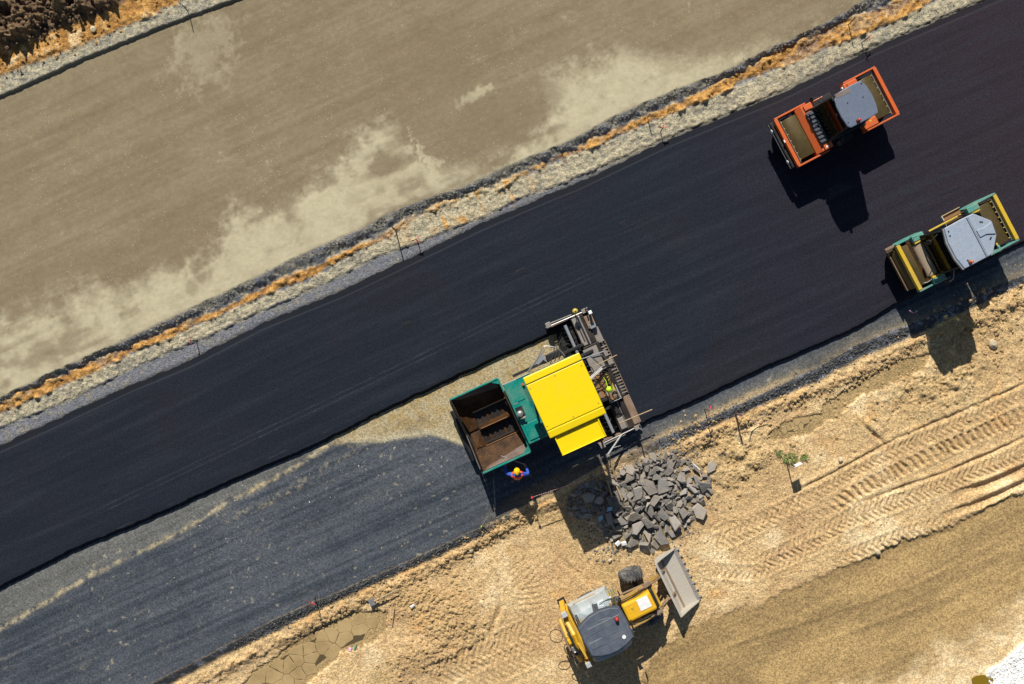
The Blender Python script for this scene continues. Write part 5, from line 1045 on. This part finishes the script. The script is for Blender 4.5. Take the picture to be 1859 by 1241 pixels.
bt = along(B8, -150, 420, 110, 60, 40, .6, 1.5); bt = [q for q in bt if True]
scatter('lane_grit', stone_mat('grit', alb(200, 195, 180), alb(235, 230, 215)), bt, 'pale grit scattered on the old base course lane', 'grit')

# ------------------------------------------------------------------ cracked mud plates
def clip(poly, a, b, c):               # keep a*x+b*y<=c
    out = []
    for i in range(len(poly)):
        p, q = poly[i], poly[(i + 1) % len(poly)]; dp = a * p[0] + b * p[1] - c; dq = a * q[0] + b * q[1] - c
        if dp <= 0: out.append(p)
        if dp * dq < 0: t = dp / (dp - dq); out.append((p[0] + (q[0] - p[0]) * t, p[1] + (q[1] - p[1]) * t))
    return out
t_ = NT('dried_mud'); v_ = t_.coord('Object'); n_ = t_.noise(v_, .9, 5, .6); n2_ = t_.noise(v_, 30, 4, .7)
t_.base(t_.mix(1.0, t_.mix(t_.ramp(n_, .35, .65), alb(160, 136, 94), alb(186, 160, 114)), t_.gray(t_.ramp(n2_, .2, .8, .85, 1.15)), 'MULTIPLY')); t_.bump(n2_, .2, .01); M['mud'] = t_.set(.85, 0, .25)
t_ = NT('crack_floor'); t_.base((.09, .065, .035)); M['crack'] = t_.set(.95, 0, .1)
def plates(poly, sp, z, seed):
    r_ = random.Random(seed); xs = [p[0] for p in poly]; ys = [p[1] for p in poly]; seeds = []
    for _ in range(4000):
        q = (r_.uniform(min(xs) - 20, max(xs) + 20), r_.uniform(min(ys) - 20, max(ys) + 20))
        if all(math.hypot(q[0] - s_[0], q[1] - s_[1]) > sp * r_.choice([.7, 1, 1.3]) for s_ in seeds): seeds.append(q)
    for s_ in seeds:
        mx_, my_ = sum(xs) / len(xs), sum(ys) / len(ys)
        if not inpoly(np.array([mx_ + (s_[0] - mx_) * 1.02]), np.array([my_ + (s_[1] - my_) * 1.0]), poly)[0]: continue
        cell = [(s_[0] - 60, s_[1] - 60), (s_[0] + 60, s_[1] - 60), (s_[0] + 60, s_[1] + 60), (s_[0] - 60, s_[1] + 60)]
        for o_ in seeds:
            if o_ is s_: continue
            dx, dy = o_[0] - s_[0], o_[1] - s_[1]; L = math.hypot(dx, dy)
            if L > 120: continue
            cell = clip(cell, dx / L, dy / L, (dx * (s_[0] + o_[0]) / 2 + dy * (s_[1] + o_[1]) / 2) / L - r_.uniform(.15, .65))
            if len(cell) < 3: break
        if len(cell) < 3: continue
        den = []                                   # wavy outline
        for i in range(len(cell)):
            p, q = cell[i], cell[(i + 1) % len(cell)]; k = max(1, int(math.hypot(q[0] - p[0], q[1] - p[1]) / 6))
            for j in range(k):
                f = j / k; den.append((p[0] + (q[0] - p[0]) * f + (r_.gauss(0, .45) if j else 0), p[1] + (q[1] - p[1]) * f + (r_.gauss(0, .45) if j else 0)))
        w3 = [W(a, b, z) for a, b in den][::-1]; n = len(w3)
        vs_ = [(p.x, p.y, z - .05) for p in w3] + [(p.x, p.y, z - .002) for p in w3]; c0 = sum((p for p in w3), Vector()) / n; vs_ += [(c0.x + (p.x - c0.x) * .9, c0.y + (p.y - c0.y) * .9, z + .004) for p in w3]
        me = bpy.data.meshes.new('mud_plate'); me.from_pydata(vs_, [], [tuple(range(2 * n, 3 * n))] + [(i, (i + 1) % n, n + (i + 1) % n, n + i) for i in range(n)] + [(n + i, n + (i + 1) % n, 2 * n + (i + 1) % n, 2 * n + i) for i in range(n)]); me.update(); me.materials.append(M['mud'])
        o = bpy.data.objects.new('mud_plate', me); col.objects.link(o); o.parent = ground
for poly, sp, sd_ in (([(440, 1255), (478, 1212), (550, 1165), (595, 1140), (650, 1118), (685, 1120), (672, 1155), (610, 1182), (565, 1222), (535, 1255)], 20, 3), ([(1410, 786), (1430, 770), (1452, 762), (1480, 758), (1462, 777), (1440, 786)], 11, 4)):
    mx_, my_ = sum(q[0] for q in poly) / len(poly), sum(q[1] for q in poly) / len(poly); w3 = [W(mx_ + (a - mx_) * .86, my_ + (b - my_) * .80, -.33) for a, b in poly][::-1]; MB().add([(p.x, p.y, -.328) for p in w3] + [(p.x, p.y, -.42) for p in w3], [tuple(range(len(w3)))]).build('crack_bed', M['crack'], ground)
    plates(poly, sp, -.325, sd_)
t_ = NT('puddle_water'); t_.base((.20, .13, .01)); M['puddle'] = t_.set(.08, 0, .5)
p = G(1783, 1238); pud = pr(None, 'puddle', M['puddle'], [(.45 * math.cos(k) * (1 + .15 * math.sin(3 * k)), .36 * math.sin(k) * (1 + .1 * math.cos(2 * k))) for k in [j * math.pi / 10 for j in range(20)]], -.05, 0.0, bevel=0); pud.location = (p.x, p.y, p.z + .05); tag(pud, kind='structure')

# ------------------------------------------------------------------ survey stakes, tapes, tools, litter, plants
def stake(px, py, h, lab, flag=None, r=.016, lean=(0, 0), mat='stake'):
    top = W(px, py, h); b = Vector((top.x - lean[0], top.y - lean[1], 0)); z = hz(b.x, b.y); top = W(px, py, z + h); b = Vector((top.x - lean[0], top.y - lean[1], z))
    t = empty('survey_stake', b); tag(t, lab, 'stake', 'survey stakes along the road')
    L = Vector((lean[0], lean[1], h)); bx(t, 'post', M[mat], tuple(L / 2), (r * 2, r * 2, L.length), (-math.atan2(lean[1], h), math.atan2(lean[0], h), 0), .003)
    if flag:
        for k in range(3):
            a = rs.uniform(0, 6.28); q = L - Vector((0, 0, .03 + .03 * k)); e = q + Vector((math.cos(a) * .2, math.sin(a) * .2, -.05)); w_ = Vector((0, 0, .05))
            plate(t, 'ribbon', M[flag], [q, e, e + w_ + Vector((math.sin(a), -math.cos(a), 0)) * .04, q + w_], .004)
    return t
stake(1578, 66, .75, 'stake with red ribbon on the pale verge above the orange roller', 'ribbon_red')
stake(1553, 32, .75, 'bare dark stake on the orange strip near the top right corner')
stake(1204, 231, .65, 'stake with bright red ribbon at the upper asphalt edge, left of the orange roller', 'ribbon_red')
stake(1180, 206, .65, 'bare dark stake on the orange strip, left of the bright red ribbon')
stake(755, 434, .65, 'stake with faded red ribbon on the grey verge above the middle of the road', 'ribbon_red')
stake(712, 412, 1.1, 'tall bare dark stake at the right end of the left orange strip', r=.022)
stake(345, 618, .65, 'stake with dull red ribbon on the left stretch of the upper verge', 'ribbon_red')
stake(330, 8, .6, 'bare dark stake in the orange bank at the top left edge')
stake(563, 1094, .85, 'stake with red ribbon ring on the dark lower edge of the old lane', 'ribbon_red')
stake(1288, 745, .9, 'stake with thin red ribbon on the grey shoulder right of the rubble heap', 'ribbon_red')
stake(1660, 568, .6, 'stake with pink ribbon in the shadow of the teal and yellow roller', 'ribbon_pink')
s1 = stake(1347, 754, 1.0, 'thick stake wrapped in pink and white tape beside the orange sand bank', 'ribbon_pink', .035)
s2 = stake(886, 938, .7, 'thin stake with a green end beside the old lane, left of the worker shadow', r=.014, lean=(.3, .55), mat='wood')
bx(s2, 'green_end', M['lime'], (-.0, -.0, .06), (.05, .05, .12), bevel=.01)
s3 = stake(1443, 846, 1.05, 'stake with a square white plate beside the grass tuft', r=.022); bx(s3, 'sign_plate', M['white'], (.16, .03, .86), (.40, .02, .38), (0, 0, R(25)), .003)
def ribbon(name, pts, w, lab, seg=40, z_w=.05):
    t = NT('striped_tape'); v = t.coord('Generated')
    P = curve_pts(pts, seg // max(1, len(pts) - 1)); V = []; F = []; mi = []
    for k, p in enumerate(P): V += [p, p + Vector((w * .3, w * .3, z_w))]
    for k in range(len(P) - 1): F.append((2 * k, 2 * k + 1, 2 * k + 3, 2 * k + 2)); mi.append(k % 2)
    me = bpy.data.meshes.new(name); me.from_pydata(V, [], F); me.update(); me.materials.append(M['white']); me.materials.append(M['ribbon_red'])
    for p, i in zip(me.polygons, mi): p.material_index = i
    o = bpy.data.objects.new(name, me); col.objects.link(o); sd = o.modifiers.new('t', 'SOLIDIFY'); sd.thickness = .006; tag(o, lab, 'tape'); return o
ribbon('barrier_tape', [W(968, 902, .95), W(1010, 888, .90), W(1055, 872, .90), W(1100, 854, .95)], .12, 'red and white barrier tape stretched left from the rubble heap', 60)
a = G(1350, 756); a.z += .8; ribbon('barrier_tape', [a, G(1360, 762) + Vector((0, 0, .3)), G(1375, 768) + Vector((0, 0, .12)), G(1392, 764) + Vector((0, 0, .10))], .06, 'pink and white tape sagging from the thick stake onto the sand bank', 30)
b = W(966, 903, .95); st = empty('tape_post', (b.x, b.y, hz(b.x, b.y))); bx(st, 'post', M['stake'], (0, 0, .5), (.03, .03, 1.0)); bx(st, 'tape_knot', M['ribbon_red'], (0, 0, .95), (.1, .08, .1), bevel=.02); tag(st, 'post with red tape knot in the shadow below the paver', 'post')
for k, (x0, y0, x1, y1) in enumerate(((1100, 838, 1108, 868), (1106, 836, 1116, 866), (1100, 868, 1110, 900), (1096, 850, 1112, 862), (1118, 880, 1128, 905))):
    p0 = G(x0, y0) + Vector((0, 0, .55 - .07 * k)); p1 = G(x1, y1) + Vector((0, 0, .30)); o = tb(None, 'wooden_peg', M['wood'], [p0, p1], .035, 5)
    tag(o, ['upper left', 'upper right', 'lower left', 'cross lying', 'lower right'][k] + ' peg of the pale wooden pegs left of the rubble heap', 'peg', 'wooden pegs by the rubble heap')
p0, p1 = W(1124, 768, .95), W(1184, 743, .95); o = tb(None, 'wooden_pole', M['wood'], [p0, p1], .022); tag(o, 'long pale pole lying across the lower end of the screed', 'pole')
p0, p1 = W(1080, 664, 1.0), W(1120, 644, 1.0); o = tb(None, 'wooden_pole', M['wood'], [p0, p1], .02); tag(o, 'pale pole lying across the screed beside the canopy corner', 'pole')
t = empty('shovel', G(676, 1091) + Vector((0, 0, .12)), R(25)); tag(t, 'square shovel lying on the sand edge above the cracked mud', 'shovel')
pr(t, 'blade', M['steel'], [(-.14, -.15), (.13, -.17), (.15, .13), (-.12, .15)], 0, .02); tb(t, 'handle', M['wood'], [(.12, 0, .06), (1.35, .05, .16)], .032)
o = tb(None, 'wooden_stick', M['wood'], [G(716, 1104) + Vector((0, 0, .05)), G(712, 1136) + Vector((0, 0, .04))], .022, 5); tag(o, 'short wooden stick on the sand right of the shovel', 'stick')
o = bx(None, 'crumpled_wrapper', M['white'], (0, 0, 0), (.20, .10, .06), bevel=.02); p = G(749, 1099); o.location = (p.x, p.y, p.z + .06); o.rotation_euler = (.2, .1, .6); tag(o, 'white crumpled wrapper on the soil heap', 'litter')
o = MB().lathe((0, 0, 0), (0, 1, 0), [(-.13, .03), (-.12, .045), (.05, .045), (.09, .018), (.13, .018)], 12).build('plastic_bottle', M['teal_pale'], None, 0, True); p = G(645, 1174); o.location = (p.x, p.y, p.z + .05); o.rotation_euler = (0, 0, -.3); tag(o, 'green plastic bottle at the edge of the cracked mud', 'bottle')
o = bx(None, 'crumpled_wrapper', M['ribbon_pink'], (0, 0, 0), (.14, .16, .08), bevel=.025); p = G(636, 1178); o.location = (p.x, p.y, p.z + .05); tag(o, 'pink crumpled wrapper left of the green bottle', 'litter')
for px, py, s_, lab in ((170, 53, 6, 'white round stone on the orange bank in the top left'), (1526, 834, 5, 'pale stone on the sand right of the grass tuft'), (1594, 1003, 5, 'white stone at the upper edge of the lower earth road'), (1107, 1017, 4, 'grey stone on the sand above the backhoe bonnet'), (855, 998, 4, 'brown stone on the sand below the old lane'), (1802, 625, 9, 'flat pale rock below the shadow of the teal and yellow roller')):
    p = G(px, py); o = MB().ball((0, 0, 0), s_ / S, (1.2, .9, .7), 9, 6).build('stone', stone_mat('pale_stone', alb(190, 172, 140), alb(222, 206, 176)), None, 0, True); o.location = (p.x, p.y, p.z + .03); o.rotation_euler = (.3, .2, rs.random() * 6)
    for v in o.data.vertices: v.co *= rs.uniform(.85, 1.15)
    tag(o, lab, 'stone')
for k, (px, py, n, rad_, lab) in enumerate(((1434, 832, 170, .34, 'bright green grass tuft on the bare sand beside the stake with a plate'), (1459, 829, 60, .15, 'small green grass tuft right of the large one'), (1414, 822, 45, .14, 'sparse thin grass tuft left of the large one'))):
    p = G(px, py); V = []; F = []
    for i in range(n):
        a, r_ = rs.uniform(0, 6.28), rad_ * math.sqrt(rs.random()); x, y = r_ * math.cos(a), r_ * math.sin(a) * .7; h = rs.uniform(.05, .16); d = rs.uniform(0, 6.28); lx, ly = math.cos(d) * h * 1.1, math.sin(d) * h * 1.1; w_ = .012; nx_, ny_ = -math.sin(d) * w_, math.cos(d) * w_; n0 = len(V)
        V += [(x - nx_, y - ny_, 0), (x + nx_, y + ny_, 0), (x + lx * .5 + nx_, y + ly * .5 + ny_, h * .8), (x + lx * .5 - nx_, y + ly * .5 - ny_, h * .8), (x + lx, y + ly, h)]; F += [(n0, n0 + 1, n0 + 2, n0 + 3), (n0 + 3, n0 + 2, n0 + 4)]
    if k == 0: t_ = NT('grass'); nn = t_.noise(t_.coord(), 6, 3); t_.base(t_.mix(t_.ramp(nn, .3, .7), (.10, .17, .035), (.27, .31, .10))); M['grass'] = t_.set(.7, 0, .3)
    me = bpy.data.meshes.new('grass_tuft'); me.from_pydata(V, [], F); me.update(); me.materials.append(M['grass']); o = bpy.data.objects.new('grass_tuft', me); col.objects.link(o); o.location = p; tag(o, lab, 'grass')
